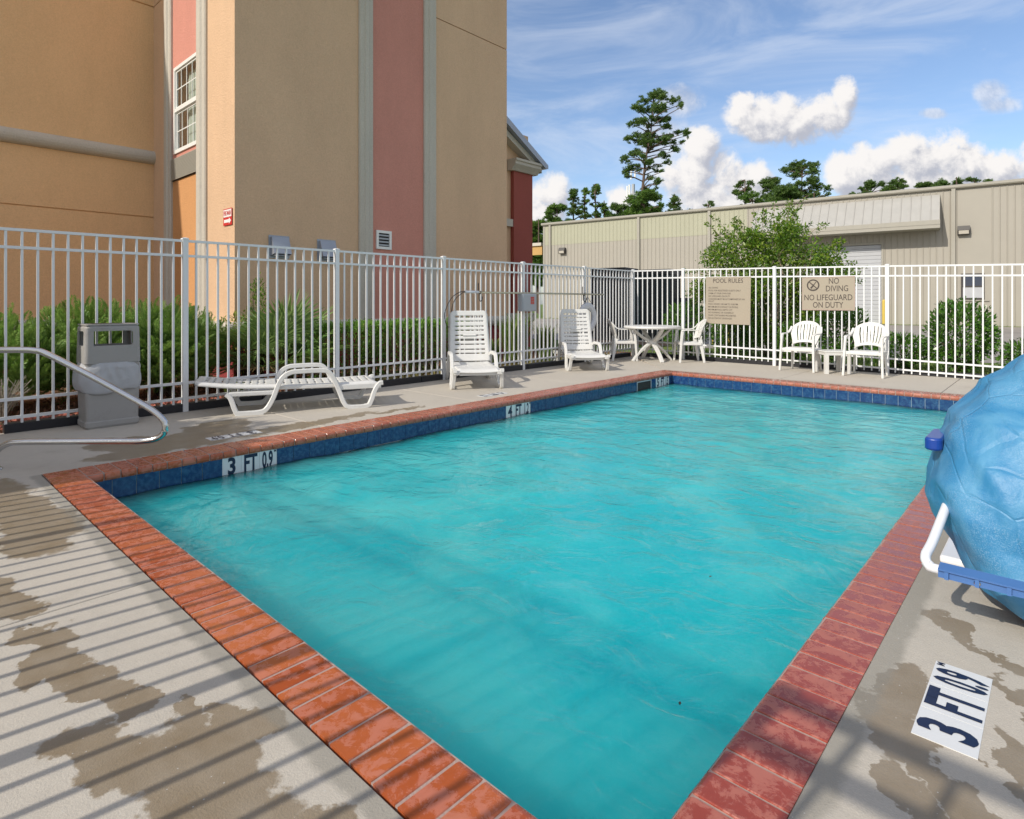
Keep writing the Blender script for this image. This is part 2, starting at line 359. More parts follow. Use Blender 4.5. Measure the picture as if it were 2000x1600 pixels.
# grounds
def ground_mat(name, c1, c2, c3, s):
    m, t = mat(name); G_ = t.node('ShaderNodeNewGeometry').outputs['Position']
    cc = t.mix(t.ss(t.noise(G_, s, 6, .7), .38, .66), c1, c2)
    cc = t.mix(t.math('MULTIPLY', t.ss(t.noise(G_, s*.15, 5, .6), .45, .7), .6), cc, c3)
    b = t.node('ShaderNodeBsdfPrincipled', {'Base Color': cc, 'Roughness': .92, 'Specular IOR Level': .2})
    bn = t.node('ShaderNodeBump', {'Strength': .7, 'Distance': .02, 'Height': t.noise(G_, s*1.5, 5, .7)}); t.l.new(bn.outputs[0], b.inputs['Normal'])
    t.l.new(b.outputs[0], t.out.inputs[0]); return m
M['mulch'] = ground_mat('mulch_ground', (.10, .045, .03), (.24, .12, .07), (.20, .16, .07), 28)
M['grass'] = ground_mat('lawn_ground', (.09, .15, .03), (.17, .23, .06), (.24, .22, .09), 9)
M['asphalt'] = ground_mat('driveway_concrete', (.30, .275, .245), (.36, .33, .295), (.24, .22, .20), 1.4)

# ------------------------------------------------------------------ mesh helpers
def link(name, me, parent=None, mats=None):
    o = bpy.data.objects.new(name, me); col.objects.link(o)
    if parent is not None: o.parent = parent
    return o
def tag(o, label=None, cat=None, group=None, kind=None):
    if label: o['label'] = label
    if cat: o['category'] = cat
    if group: o['group'] = group
    if kind: o['kind'] = kind
    return o
def thing(name, loc, label, cat, group=None, rz=0):
    o = bpy.data.objects.new(name, None); col.objects.link(o); o.empty_display_size = .1
    o.location = loc; o.rotation_euler = (0, 0, rz)
    return tag(o, label, cat, group)
class MB:
    def __init__(s): s.v = []; s.f = []
    def add(s, vs, fs):
        k = len(s.v); s.v += [tuple(v) for v in vs]; s.f += [tuple(i+k for i in f) for f in fs]; return s
    def box(s, x0, x1, y0, y1, z0, z1):
        return s.add([(x0,y0,z0),(x1,y0,z0),(x1,y1,z0),(x0,y1,z0),(x0,y0,z1),(x1,y0,z1),(x1,y1,z1),(x0,y1,z1)],
                     [(0,3,2,1),(4,5,6,7),(0,1,5,4),(1,2,6,5),(2,3,7,6),(3,0,4,7)])
    def cbox(s, c, sx, sy, sz): return s.box(c[0]-sx/2, c[0]+sx/2, c[1]-sy/2, c[1]+sy/2, c[2]-sz/2, c[2]+sz/2)
    def prism(s, poly, axis, a, b):
        """poly in the two other axes (cyclic order), extruded a..b along axis"""
        def P(p, h):
            if axis == 'z': return (p[0], p[1], h)
            if axis == 'x': return (h, p[0], p[1])
            return (p[0], h, p[1])
        n = len(poly); vs = [P(p, a) for p in poly] + [P(p, b) for p in poly]
        fs = [tuple(range(n))[::-1], tuple(range(n, 2*n))] + [(i, (i+1) % n, n+(i+1) % n, n+i) for i in range(n)]
        return s.add(vs, fs)
    def sweep(s, pts, sec, side=None, closed=False, cap=True):
        """sec: list of (a,b) or function i->list; a along side, b along normal"""
        pts = [Vector(p) for p in pts]; n = len(pts); rings = []
        for i, p in enumerate(pts):
            if closed: tg = pts[(i+1) % n]-pts[i-1]
            else: tg = pts[min(i+1, n-1)]-pts[max(i-1, 0)]
            tg.normalize()
            sd = Vector(side) if side is not None else Vector((0, 0, 1))
            if side is None and abs(tg.z) > .95: sd = Vector((1, 0, 0))
            a = (sd - tg*sd.dot(tg)).normalized(); b_ = tg.cross(a)
            q = sec(i) if callable(sec) else sec
            rings.append([p+a*u+b_*v for u, v in q])
        k = len(rings[0]); vs = [v for r in rings for v in r]; fs = []
        for i in range(n if closed else n-1):
            j = (i+1) % n
            for c in range(k): fs.append((i*k+c, i*k+(c+1) % k, j*k+(c+1) % k, j*k+c))
        if cap and not closed: fs += [tuple(range(k))[::-1], tuple(range((n-1)*k, n*k))]
        return s.add(vs, fs)
    def tube(s, pts, r, k=10, closed=False):
        f = r if callable(r) else (lambda i: r)
        return s.sweep(pts, lambda i: [(f(i)*math.cos(2*math.pi*j/k), f(i)*math.sin(2*math.pi*j/k)) for j in range(k)], closed=closed)
    def lathe(s, prof, c=(0, 0), k=24):
        n = len(prof); vs = []
        for r, z in prof:
            for j in range(k): a = 2*math.pi*j/k; vs.append((c[0]+r*math.cos(a), c[1]+r*math.sin(a), z))
        fs = [(i*k+j, i*k+(j+1) % k, (i+1)*k+(j+1) % k, (i+1)*k+j) for i in range(n-1) for j in range(k)]
        fs += [tuple(range(k))[::-1], tuple(range((n-1)*k, n*k))]
        return s.add(vs, fs)
    def mesh(s, name, m, smooth=False, org=None):
        me = bpy.data.meshes.new(name)
        v = s.v if org is None else [(a-org[0], b-org[1], c-org[2]) for a, b, c in s.v]
        me.from_pydata(v, [], s.f); me.materials.append(m)
        bm = bmesh.new(); bm.from_mesh(me); bmesh.ops.recalc_face_normals(bm, faces=bm.faces); bm.to_mesh(me); bm.free()
        if smooth: me.polygons.foreach_set('use_smooth', [True]*len(me.polygons))
        return me
    def obj(s, name, m, parent=None, smooth=False, bevel=0, world=False, seg=2):
        org = None
        if world and parent is not None:
            r = parent
            org = Vector((0, 0, 0))
            while r is not None: org = org + r.location; r = r.parent
        o = link(name, s.mesh(name, m, smooth, org), parent)
        if bevel: bev(o, bevel, seg)
        return o
def bev(o, wd, seg=2):
    md = o.modifiers.new('bevel', 'BEVEL'); md.width = wd; md.segments = seg; md.limit_method = 'ANGLE'; md.angle_limit = R(35)
    return o
def struct(name, mb, m, label=None, **kw):
    o = mb.obj(name, m, **kw); o['kind'] = 'structure'
    if label: o['label'] = label
    return o
def smooth_path(pts, n=6):
    """Catmull-Rom"""
    P = [Vector(p) for p in pts]; out = []
    for i in range(len(P)-1):
        a, b, c, d = P[max(i-1, 0)], P[i], P[i+1], P[min(i+2, len(P)-1)]
        for k in range(n):
            t_ = k/n; out.append(.5*((2*b)+(c-a)*t_+(2*a-5*b+4*c-d)*t_*t_+(3*b-a-3*c+d)*t_**3))
    out.append(P[-1]); return out
def sheet(nu, nv, pos, keep=None, wrap=False):
    """grid of cells with optional holes"""
    mb = MB(); N = nu if wrap else nu+1
    vs = [pos((i/nu), (j/nv)) for j in range(nv+1) for i in range(N)]
    fs = []
    for j in range(nv):
        for i in range(nu):
            if keep and not keep((i+.5)/nu, (j+.5)/nv): continue
            i2 = (i+1) % N
            fs.append((j*N+i, j*N+i2, (j+1)*N+i2, (j+1)*N+i))
    mb.add(vs, fs)
    used = sorted({i for f in mb.f for i in f}); mp = {a: b for b, a in enumerate(used)}
    mb.v = [mb.v[i] for i in used]; mb.f = [tuple(mp[i] for i in f) for f in mb.f]
    return mb
def solid(o, th, off=0):
    md = o.modifiers.new('solid', 'SOLIDIFY'); md.thickness = th; md.offset = off; return o
def copy_tree(o, parent=None):
    c = o.copy(); col.objects.link(c); c.parent = parent
    for ch in list(o.children): copy_tree(ch, c)
    return c
def text_mb(s_, size, sx=1, bold=0, align='CENTER'):
    cu = bpy.data.curves.new('t', 'FONT'); cu.body = s_; cu.size = size; cu.align_x = align; cu.align_y = 'CENTER'; cu.offset = bold; cu.resolution_u = 3
    o = bpy.data.objects.new('t', cu); col.objects.link(o)
    bpy.context.view_layer.update()
    me = bpy.data.meshes.new_from_object(o.evaluated_get(bpy.context.evaluated_depsgraph_get()))
    mb = MB(); mb.add([(v.co.x*sx, v.co.y, 0) for v in me.vertices], [tuple(p.vertices) for p in me.polygons])
    bpy.data.objects.remove(o); bpy.data.curves.remove(cu); bpy.data.meshes.remove(me)
    return mb
def np_mesh(name, V, F, m, parent=None, smooth=False):
    """V (N,3), F (M,k)"""
    me = bpy.data.meshes.new(name); V = np.asarray(V, np.float32); F = np.asarray(F, np.int32); k = F.shape[1]
    me.vertices.add(len(V)); me.vertices.foreach_set('co', V.ravel())
    me.loops.add(F.size); me.loops.foreach_set('vertex_index', F.ravel())
    me.polygons.add(len(F)); me.polygons.foreach_set('loop_start', np.arange(len(F), dtype=np.int32)*k)
    me.update(calc_edges=True); me.materials.append(m)
    if smooth: me.polygons.foreach_set('use_smooth', [True]*len(F))
    return link(name, me, parent)
def frames(D, roll):
    """orthonormal frames whose Y axis is D"""
    D = D/np.linalg.norm(D, axis=1)[:, None]
    up = np.where(np.abs(D[:, 2:3]) > .95, np.array([[1., 0, 0]]), np.array([[0, 0, 1.]]))
    X = np.cross(D, up); X /= np.linalg.norm(X, axis=1)[:, None]; Z = np.cross(X, D)
    c, s_ = np.cos(roll)[:, None], np.sin(roll)[:, None]
    X2 = X*c+Z*s_; Z2 = -X*s_+Z*c
    return np.stack([X2, D, Z2], axis=2)      # columns
def scatter(bv, bf, pos, fr, scl):
    bv = np.asarray(bv, float); bf = np.asarray(bf, int)
    V = np.einsum('nij,vj->nvi', fr, bv)*scl[:, None, None]+pos[:, None, :]
    Fc = bf[None]+(np.arange(len(pos))*len(bv))[:, None, None]
    return V.reshape(-1, 3), Fc.reshape(-1, bf.shape[1])
LEAF = ([(0,0,0),(.22,.35,.07),(0,1,0),(-.22,.35,.07)], [(0,1,2,3)])
LEAF_N = ([(0,0,0),(.12,.4,.04),(0,1,0),(-.12,.4,.04)], [(0,1,2,3)])
def leaves(name, pos, outw, size, m, parent=None, jit=.9, base=LEAF, droop=0):
    n = len(pos); D = outw+rng.normal(0, jit, (n, 3)); D[:, 2] -= droop
    fr = frames(D, rng.uniform(0, 6.28, n)*.5)
    V, F = scatter(base[0], base[1], pos, fr, size*rng.uniform(.6, 1.25, n))
    return np_mesh(name, V, F, m, parent)

# ------------------------------------------------------------------ ground, driveway, beds
gm = MB()
# lawn ground: four sheets around the pool excavation
px0, px1, py0, py1 = -5.3, -.45, .85, 9.8
L = 400
for a, b_, c, d in ((-L, px0-.1, -L, L), (px1+.1, L, -L, L), (px0-.1, px1+.1, -L, py0-.1), (px0-.1, px1+.1, py1+.1, L)):
    gm.add([(a, c, -.03), (b_, c, -.03), (b_, d, -.03), (a, d, -.03)], [(0, 1, 2, 3)])
struct('ground', gm, M['grass'])
struct('planting_bed', MB().add([(-13.6, -12, -.012), (-7.15, -12, -.012), (-7.15, 12.9, -.012), (-9.6, 12.9, -.012), (-13.6, 4.1, -.012)], [(0, 1, 2, 3, 4)]), M['mulch'], 'reddish mulch bed between fence and hotel wall')
struct('driveway', MB().add([(-14, 15.6, -.022), (40, 15.6, -.022), (40, 44.4, -.022), (-45, 34.6, -.022), (-45, 17, -.022)], [(0, 1, 2, 3, 4)]), M['asphalt'], 'pale concrete driveway between pool fence and warehouse')

# pool deck of slabs
deck = struct('pool_deck', MB().box(-7.22, px0-.02, -1.6, 12.0, -.12, -.02).box(px1+.02, 2.4, -1.6, 12.0, -.12, -.02).box(px0-.02, px1+.02, -1.6, py0-.02, -.12, -.02).box(px0-.02, px1+.02, py1+.02, 12.0, -.12, -.02), M['mortar'])
def slab(poly): MB().prism(poly, 'z', -.02, 0).obj('slab', M['deck'], deck, bevel=.003, seg=1)
g = .004
xo, yo = px0+.02, py0+.015   # slab edges against the coping
XA, XB, YA, YB = -5.277, -.473, .867, 9.757
# left run
slab([(-7.2, -1.6), (-2.9-g, -1.6), (-2.9-g, .863-g), (XA, .863-g), (XA, 3.05-g), (-7.2, 3.05-g)])
cuts = [3.05, 5.1, 7.3, 9.757]
for a, b_ in zip(cuts[:-1], cuts[1:]): slab([(-7.2, a+g), (XA, a+g), (XA, b_-g), (-7.2, b_-g)])
slab([(-7.2, 9.757+g), (XA-.008, 9.757+g), (-7.2, 11.8)])
slab([(-7.19, 11.9), (XA+.002, 9.757+.006), (-3.3, 9.757+.006), (-3.3, 11.95), (-7.19, 11.95)])
slab([(-3.3+g*2, 9.763), (-1.2, 9.763), (-1.2, 11.95), (-3.3+g*2, 11.95)])
slab([(-1.2+g*2, 9.763), (2.3, 9.763), (2.3, 11.95), (-1.2+g*2, 11.95)])
for a, b_ in ((.867, 4.0), (4.0, 7.0), (7.0, 9.757)): slab([(XB, a+g), (2.3, a+g), (2.3, b_-g), (XB, b_-g)])
for a, b_ in ((-2.9, .0), (0, 2.3)): slab([(a+g, -1.6), (b_-g, -1.6), (b_-g, .863-g), (a+g, .863-g)])

# pool shell
IX0, IX1, IY0, IY1 = -5.0, -.67, 1.07, 9.55      # water-side faces
shell = MB()
zf0, zf1 = -1.15, -1.75
shell.add([(IX0-.02, IY0-.02, zf0), (IX1+.02, IY0-.02, zf0), (IX1+.02, IY1+.02, zf1), (IX0-.02, IY1+.02, zf1)], [(0, 1, 2, 3)])
shell.box(IX0-.28, IX0-.006, IY0-.2, IY1+.2, zf1-.05, -.065).box(IX1+.006, IX1+.2, IY0-.2, IY1+.2, zf1-.05, -.065)
shell.box(IX0-.006, IX1+.006, IY0-.2, IY0-.006, zf1-.05, -.065).box(IX0-.006, IX1+.006, IY1+.006, IY1+.2, zf1-.05, -.065)
shell = struct('pool_shell', shell, M['plaster'])
for k, (dx, dy, z1) in enumerate(((.75, .85, -.27), (1.1, 1.2, -.55), (1.45, 1.55, -.82))):
    st_ = MB().box(IX0-.005, IX0+dx, IY0-.005, IY0+dy, zf0-.02-.05*k, z1).obj('pool_step', M['plaster'], shell, bevel=.02)
for cx, cy in ((-4.82, 1.5), (-4.86, 1.35), (-4.6, 1.75)):
    MB().box(cx-.05, cx+.05, cy-.05, cy+.05, -.27, -.264).obj('step_tile', M['tile'], shell)
# waterline tiles (one mesh for each wall direction)
TP = .1524
def tile_mesh(ax):
    return (MB().box(0, .007, .002, TP-.002, -.205, -.058) if ax == 'y' else MB().box(.002, TP-.002, 0, .007, -.205, -.058)).mesh('tile', M['tile'])
ty, tx = tile_mesh('y'), tile_mesh('x')
MARKS = {6: '3FT0.9', 28: '4FT1.2', 52: '5FT1.5'}
marked = {k+j for k in MARKS for j in range(3)} | {48, 49, 50}
for i in range(int((IY1-IY0)/TP)+1):
    y = IY0+i*TP
    if i not in marked and y+TP < IY1+.1:
        o = link('tile', ty, shell); o.location = (IX0-.006, y, 0)
    if y+TP < IY1+.1: o = link('tile', ty, shell); o.location = (IX1-.001, y, 0)
for i in range(int((IX1-IX0)/TP)+1):
    x = IX0+i*TP
    if x+TP < IX1+.06:
        for yy in (IY0-.006, IY1-.001): o = link('tile', tx, shell); o.location = (x, yy, 0)
def marker(root, chars, org, ax, up, n, name='depth_marker', h=.15, mt=None, zt=.004):
    """three square tiles in a row with characters; ax reading direction, up letter-up direction, n outward"""
    org, ax, up, n = Vector(org), Vector(ax), Vector(up), Vector(n)
    for j, ch in enumerate(chars):
        c = org+ax*(j+.5)*TP
        mb = MB(); hw = TP/2-.0012; hh = h/2
        pts = [c+ax*a*hw+up*b_*hh+n*z for z in (0, zt) for a, b_ in ((-1, -1), (1, -1), (1, 1), (-1, 1))]
        mb.add(pts, [(0, 3, 2, 1), (4, 5, 6, 7), (0, 1, 5, 4), (1, 2, 6, 5), (2, 3, 7, 6), (3, 0, 4, 7)])
        tl = mb.obj(name, M['tilewhite'], root)
        sx = .62 if len(ch) > 1 else .85
        tm = text_mb(ch.replace('m', ''), .185, sx*(.80 if len(ch) > 2 else 1)*.93, .006); zc = (max(v[1] for v in tm.v)+min(v[1] for v in tm.v))/2; tm.v = [(v[0], v[1]-zc, v[2]) for v in tm.v]
        if ch.endswith('m'):
            sm = text_mb('M', .028, 1, .001); sm.v = [(a+TP*.40, b_+.058, c_) for a, b_, c_ in sm.v]; tm.v = [(a*.90-.006, b_*.97-.002, c_) for a, b_, c_ in tm.v]; tm.add(sm.v, sm.f)
        yc = (max(v[1] for v in tm.v[:50])+min(v[1] for v in tm.v[:50]))/2
        mm = MB(); mm.add([c+ax*v[0]+up*(v[1]-(0.0))+n*(zt+.0012) for v in tm.v], tm.f)
        mm.obj('lettering', M['navy'], tl)
for k, s_ in MARKS.items():
    # seen from the water: reading direction +y, facing +x
    marker(shell, [s_[0], 'FT', s_[3:]+'m'], (IX0-.006, IY0+k*TP, -.1315), (0, 1, 0), (0, 0, 1), (1, 0, 0))
# skimmer mouth
sk = MB(); ya, yb = IY0+48*TP, IY0+51*TP
sk.box(IX0-.005, IX0+.004, ya, ya+.02, -.30, -.06).box(IX0-.005, IX0+.004, yb-.02, yb, -.30, -.06).box(IX0-.005, IX0+.004, ya+.02, yb-.02, -.075, -.06)
sk = sk.obj('skimmer', M['grey'], shell)
MB().box(IX0-.006, IX0-.002, ya+.02, yb-.02, -.30, -.075).obj('skimmer_mouth', M['dark'], sk)
# coping: mortar bed and one brick at a time
cop = struct('pool_coping', MB().box(XA+.002, IX0+.0, YA+.002, YB-.002, -.06, -.0035).box(IX1, XB-.002, YA+.002, YB-.002, -.06, -.0035).box(IX0, IX1, YA+.002, IY0, -.06, -.0035).box(IX0, IX1, IY1, YB-.002, -.06, -.0035), M['mortar'], 'mortar bed under the red brick pool edge')
def brick_mesh(w_, d_):
    """along x width w_, depth d_ from back (y=0) to rounded nose (y=d_)"""
    r = .028; prof = [(0, -.03), (0, 0)]
    for k in range(6):
        a = math.pi/2*(1-k/5); prof.append((d_+.012-r+r*math.cos(a), -r+r*math.sin(a)))
    prof += [(d_+.012, -.042), (d_+.004, -.058), (d_-.03, -.058)]
    mb = MB(); n = len(prof); hw = w_/2
    rings = []
    for x, ins in ((-hw, .0022), (-hw+.0025, 0), (hw-.0025, 0), (hw, .0022)):
        rings.append([(x, max(p[0]-ins, ins) if p[0] > .01 else ins, p[1]-(ins if p[1] > -.02 else 0)) for p in prof])
    vs = [v for r_ in rings for v in r_]
    fs = [(i*n+j, i*n+(j+1) % n, (i+1)*n+(j+1) % n, (i+1)*n+j) for i in range(3) for j in range(n)]
    fs += [tuple(range(n))[::-1], tuple(range(3*n, 4*n))]
    mb.add(vs, fs); return mb.mesh('brick', M['brick'])
BW = .1016
def run(p0, p1, back, depth, rz, skip0=0):
    p0, p1 = Vector(p0), Vector(p1); Ln = (p1-p0).length; n = round(Ln/BW); pt = Ln/n; d = (p1-p0).normalized()
    me = brick_mesh(pt-.009, depth)
    for i in range(n):
        o = link('brick', me, cop); o.location = (*(p0+d*(i+.5)*pt).xy, random.uniform(-.001, .0015))
        o.rotation_euler = (random.uniform(-.004, .004), random.uniform(-.006, .006), rz+random.uniform(-.006, .006))
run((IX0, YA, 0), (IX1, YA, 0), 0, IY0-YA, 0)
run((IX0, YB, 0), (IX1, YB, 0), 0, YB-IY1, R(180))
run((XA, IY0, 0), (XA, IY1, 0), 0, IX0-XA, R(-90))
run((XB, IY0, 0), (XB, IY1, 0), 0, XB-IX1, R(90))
for xa, xb, ya, yb in ((XA, IX0, YA, IY0), (IX1, XB, YA, IY0), (XA, IX0, IY1, YB), (IX1, XB, IY1, YB)):
    n = 2 if xb-xa > .25 else 2
    for i in range(n): MB().box(xa+(xb-xa)*i/n+.004, xa+(xb-xa)*(i+1)/n-.004, ya+.003, yb-.003, -.03, 0).obj('corner_brick', M['brick'], cop, bevel=.004)
# deck depth markers
dm = [('3', 'FT', '0.9m')]
marker(deck, ['3', 'FT', '0.9m'], (-.238, 1.985, 0), (0, 1, 0), (-1, 0, 0), (0, 0, 1), h=.148, zt=.002)
marker(deck, ['3', 'FT', '0.9m'], (-5.53, 2.53, 0), (0, -1, 0), (1, 0, 0), (0, 0, 1), h=.148, zt=.002)
marker(deck, ['4', 'FT', '1.2m'], (-5.50, 5.85, 0), (0, -1, 0), (1, 0, 0), (0, 0, 1), h=.148, zt=.002)

# water body with real ripples
nx, ny = 150, 300; zw = -.2
xs_ = np.linspace(IX0-.004, IX1+.004, nx); ys_ = np.linspace(IY0-.004, IY1+.004, ny)
V = []
for y in ys_:
    for x in xs_:
        h = .016*mnoise.noise((x*1.3, y*1.7, 3))+.009*mnoise.noise((x*3.1+9, y*4, 1))+.0026*mnoise.noise((x*9, y*10, 7))
        V.append((x, y, zw+h))
F = [(j*nx+i, j*nx+i+1, (j+1)*nx+i+1, (j+1)*nx+i) for j in range(ny-1) for i in range(nx-1)]
k = len(V)
ring = [i for i in range(nx)]+[j*nx+nx-1 for j in range(1, ny)]+[(ny-1)*nx+i for i in range(nx-2, -1, -1)]+[j*nx for j in range(ny-2, 0, -1)]
V += [(V[i][0], V[i][1], -1.9) for i in ring]; n = len(ring)
F2 = [(ring[i], k+i, k+(i+1) % n, ring[(i+1) % n]) for i in range(n)]
wm = MB(); wm.add(V, F+F2+[tuple(k+i for i in range(n))])
wo = struct('water', wm, M['water'], 'cloudy turquoise pool water', smooth=False)
wo.data.polygons.foreach_set('use_smooth', [True]*len(F)+[False]*(len(wo.data.polygons)-len(F)))

# ------------------------------------------------------------------ fences
def zoff_left(y): return .035*(y-2.45)/9.4
def zoff_right(x):
    t_ = x+7.16
    return .035-.0135*t_-.0011*t_*t_
RAILS = (1.887, 1.722, .315, .145)
def fence_bay(root, a, b_, za, zb, npk, nm='picket'):
    """a, b_ 2D points; rails and pickets between posts"""
    a, b_ = Vector((*a, 0)), Vector((*b_, 0)); d = (b_-a).normalized(); nrm = Vector((-d.y, d.x, 0)); Ln = (b_-a).length
    for z in RAILS:
        mb = MB(); p = a+d*.027; q = b_-d*.027
        mb.sweep([p+Vector((0, 0, z+za)), q+Vector((0, 0, z+zb))], [(-.0135, -.0145), (.0135, -.0145), (.0135, .0145), (-.0135, .0145)])
        mb.obj('rail', M['fence'], root, world=True)
    me = fence_bay.me
    for i in range(npk):
        t_ = (i+1)/(npk+1); p = a.lerp(b_, t_)
        o = link(nm, me, root); o.location = Vector((p.x, p.y, za+(zb-za)*t_))-root.location; o.rotation_euler = (0, 0, math.atan2(d.y, d.x))
    return
fence_bay.me = MB().box(-.0098, .0098, -.0098, .0098, .085, 1.873).mesh('picket', M['fence'])
def post(root, x, y, z, top=1.925, rz=0):
    mb = MB().box(-.028, .028, -.028, .028, -.02, top-.022).box(-.033, .033, -.033, .033, top-.022, top-.008)
    mb.add([(-.033, -.033, top-.008), (.033, -.033, top-.008), (.033, .033, top-.008), (-.033, .033, top-.008), (-.012, -.012, top), (.012, -.012, top), (.012, .012, top), (-.012, .012, top)], [(4, 5, 6, 7), (0, 1, 5, 4), (1, 2, 6, 5), (2, 3, 7, 6), (3, 0, 4, 7)])
    o = mb.obj('post', M['fence'], root); o.location = Vector((x, y, z))-root.location; return o
FX, FY = -7.16, 11.85
fl = thing('picket_fence', (FX, 5, 0), 'white metal picket fence running between pool deck and the hotel planting bed', 'fence', 'white fence around the pool')
ly = [11.85-1.882*i for i in range(7)]+[-.82]
for i, y in enumerate(ly[1:]): post(fl, FX, y, zoff_left(y))
for a, b_ in zip(ly[:-1], ly[1:]): fence_bay(fl, (FX, b_), (FX, a), zoff_left(b_), zoff_left(a), max(1, round((a-b_)/.1176)-1))
frt = thing('picket_fence', (-3, FY, 0), 'white metal picket fence across the far end of the pool carrying two beige signs', 'fence', 'white fence around the pool')
rx_ = [-7.16, -5.94, -4.06, -2.20, -.33, 1.55]
for i, x in enumerate(rx_): post(frt, x, FY, zoff_right(x))
for a, b_ in zip(rx_[:-1], rx_[1:]): fence_bay(frt, (a, FY), (b_, FY), zoff_right(a), zoff_right(b_), round((b_-a)/.1176)-1)
# near fence, behind the photographer: its shadow falls across the deck
fn = thing('picket_fence', (-4, -.82, 0), 'white metal picket fence on the near side whose shadow stripes the deck', 'fence', 'white fence around the pool')
nxp = [-5.96, -4.08, -2.19]
for x in nxp: post(fn, x, -.82, 0)
fence_bay.me = MB().box(-.0110, .0110, -.0110, .0110, .085, 1.873).mesh('picket', M['fence'])
for a, b_ in zip([-7.16]+nxp, nxp+[-1.0]): fence_bay(fn, (a, -.82), (b_, -.82), 0, 0, round((b_-a)/.1176)-1)
gt = thing('metal_gate', (0, -.82, 0), 'white metal gate with widely spaced bars behind the photographer', 'gate')
for x in (-1.0, 1.1): post(gt, x, -.82, 0)
for z in RAILS: MB().box(-.97, 1.07, -.84, -.80, z-.02, z+.02).obj('rail', M['fence'], gt, world=True)
for i in range(9): MB().box(-.79+.215*i, -.765+.215*i, -.833, -.807, .1, 1.87).obj('bar', M['fence'], gt, world=True)
# black timber kerbs
def kerb(a, b_, y0, y1, lab):
    o = MB().box(a, b_, y0, y1, -.01, .085).obj('landscape_timber', M['black'], None, bevel=.008)
    tag(o, lab, 'edging', 'black edging timbers under the fence')
for i, (a, b_) in enumerate(((.9, 3.3), (3.31, 5.75), (5.76, 8.2), (8.21, 10.6), (10.61, 11.72))):
    kerb(-7.26, -7.14, a, b_, 'black edging timber under the left fence, %s along the hotel side' % ['nearest the trash can', 'behind the flat lounger', 'behind the second lounger', 'behind the third lounger', 'last before the far corner'][i])
for i, (a, b_) in enumerate(((-7.1, -5.45), (-5.44, -3.75), (-3.74, -1.9), (-1.89, .5), (.51, 2.3))):
    kerb(a, b_, 11.87, 11.97, 'black edging timber under the far fence, %s' % ['behind the round table', 'below the pool rules sign', 'behind the two arched chairs', 'right of the arched chairs', 'rightmost behind the blue tarp'][i])

# ------------------------------------------------------------------ hotel
hotel = thing('hotel_building', (-13, 4, 0), 'tall tan stucco hotel with pink stripes and grey trim beside the pool', 'building')
def hp(name, mb, m, parent=None, **kw): return mb.obj(name, m, parent or hotel, world=True, **kw)
HT = 10.6
WX, CY, LX = -9.7, 4.04, -13.58       # main wall plane, return face, recessed left wall
hp('wall_core', MB().box(-16, -12.42, CY+.03, 10.36, -.05, HT).box(-11.12, WX-.03, CY+.03, 10.36, -.05, HT).box(-12.42, -11.12, CY+.4, 10.36, -.05, HT).box(-12.42, -11.12, CY+.03, CY+.4, -.05, 3.9).box(-12.42, -11.12, CY+.03, CY+.4, 5.7, HT), M['tan'])
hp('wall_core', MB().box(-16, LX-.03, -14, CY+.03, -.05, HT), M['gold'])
def band(parts, mk):  # vertical split at the grooves
    pass
# main wall panels (x = WX)
def mp(y0, y1, z0, z1, m, th=.03): hp('wall_panel', MB().box(WX-.03, WX, y0, y1, z0, z1), m)
for z0, z1 in ((.9, 7.19), (7.21, HT)):
    mp(CY-.0, 6.33, z0, z1, M['tan']); mp(8.165, 10.38, z0, z1, M['tan'])
mp(6.60, 7.88, .9, HT, M['pink'])
def vtrim_x(y0, y1):
    w_ = y1-y0
    poly = [(WX-.01, y0), (WX+.03, y0), (WX+.05, y0+.05*w_), (WX+.05, y0+.3*w_), (WX+.075, y0+.38*w_), (WX+.075, y0+.62*w_), (WX+.05, y0+.7*w_), (WX+.05, y0+.95*w_), (WX+.03, y1), (WX-.01, y1)]
    hp('trim', MB().prism(poly, 'z', .9, HT), M['trim'])
vtrim_x(6.315, 6.62); vtrim_x(7.86, 8.18)
# return face (y = CY)
def rp(x0, x1, z0, z1, m, d=0): hp('wall_panel', MB().box(x0, x1, CY+d, CY+.03+d*.2, z0, z1), m)
rp(-10.82, WX-.03, .9, 7.19, M['tan']); rp(-10.82, WX-.03, 7.21, HT, M['tan'])
rp(LX, -12.81, .9, 7.19, M['tan']); rp(LX, -12.81, 7.21, HT, M['tan'])
rp(-12.50, -11.17, .9, 3.50, M['orange']); rp(-12.5, -11.17, 3.91, 4.0, M['pink']); rp(-12.5, -11.17, 5.62, HT, M['pink']); rp(-12.5, -12.36, 4.0, 5.62, M['pink'])
def vtrim_y(x0, x1):
    w_ = x1-x0
    poly = [(x0, CY+.01), (x0, CY-.03), (x0+.05*w_, CY-.05), (x0+.3*w_, CY-.05), (x0+.38*w_, CY-.075), (x0+.62*w_, CY-.075), (x0+.7*w_, CY-.05), (x0+.95*w_, CY-.05), (x1, CY-.03), (x1, CY+.01)]
    hp('trim', MB().prism(poly, 'z', .9, HT), M['trim'])
vtrim_y(-12.84, -12.48); vtrim_y(-11.2, -10.8)
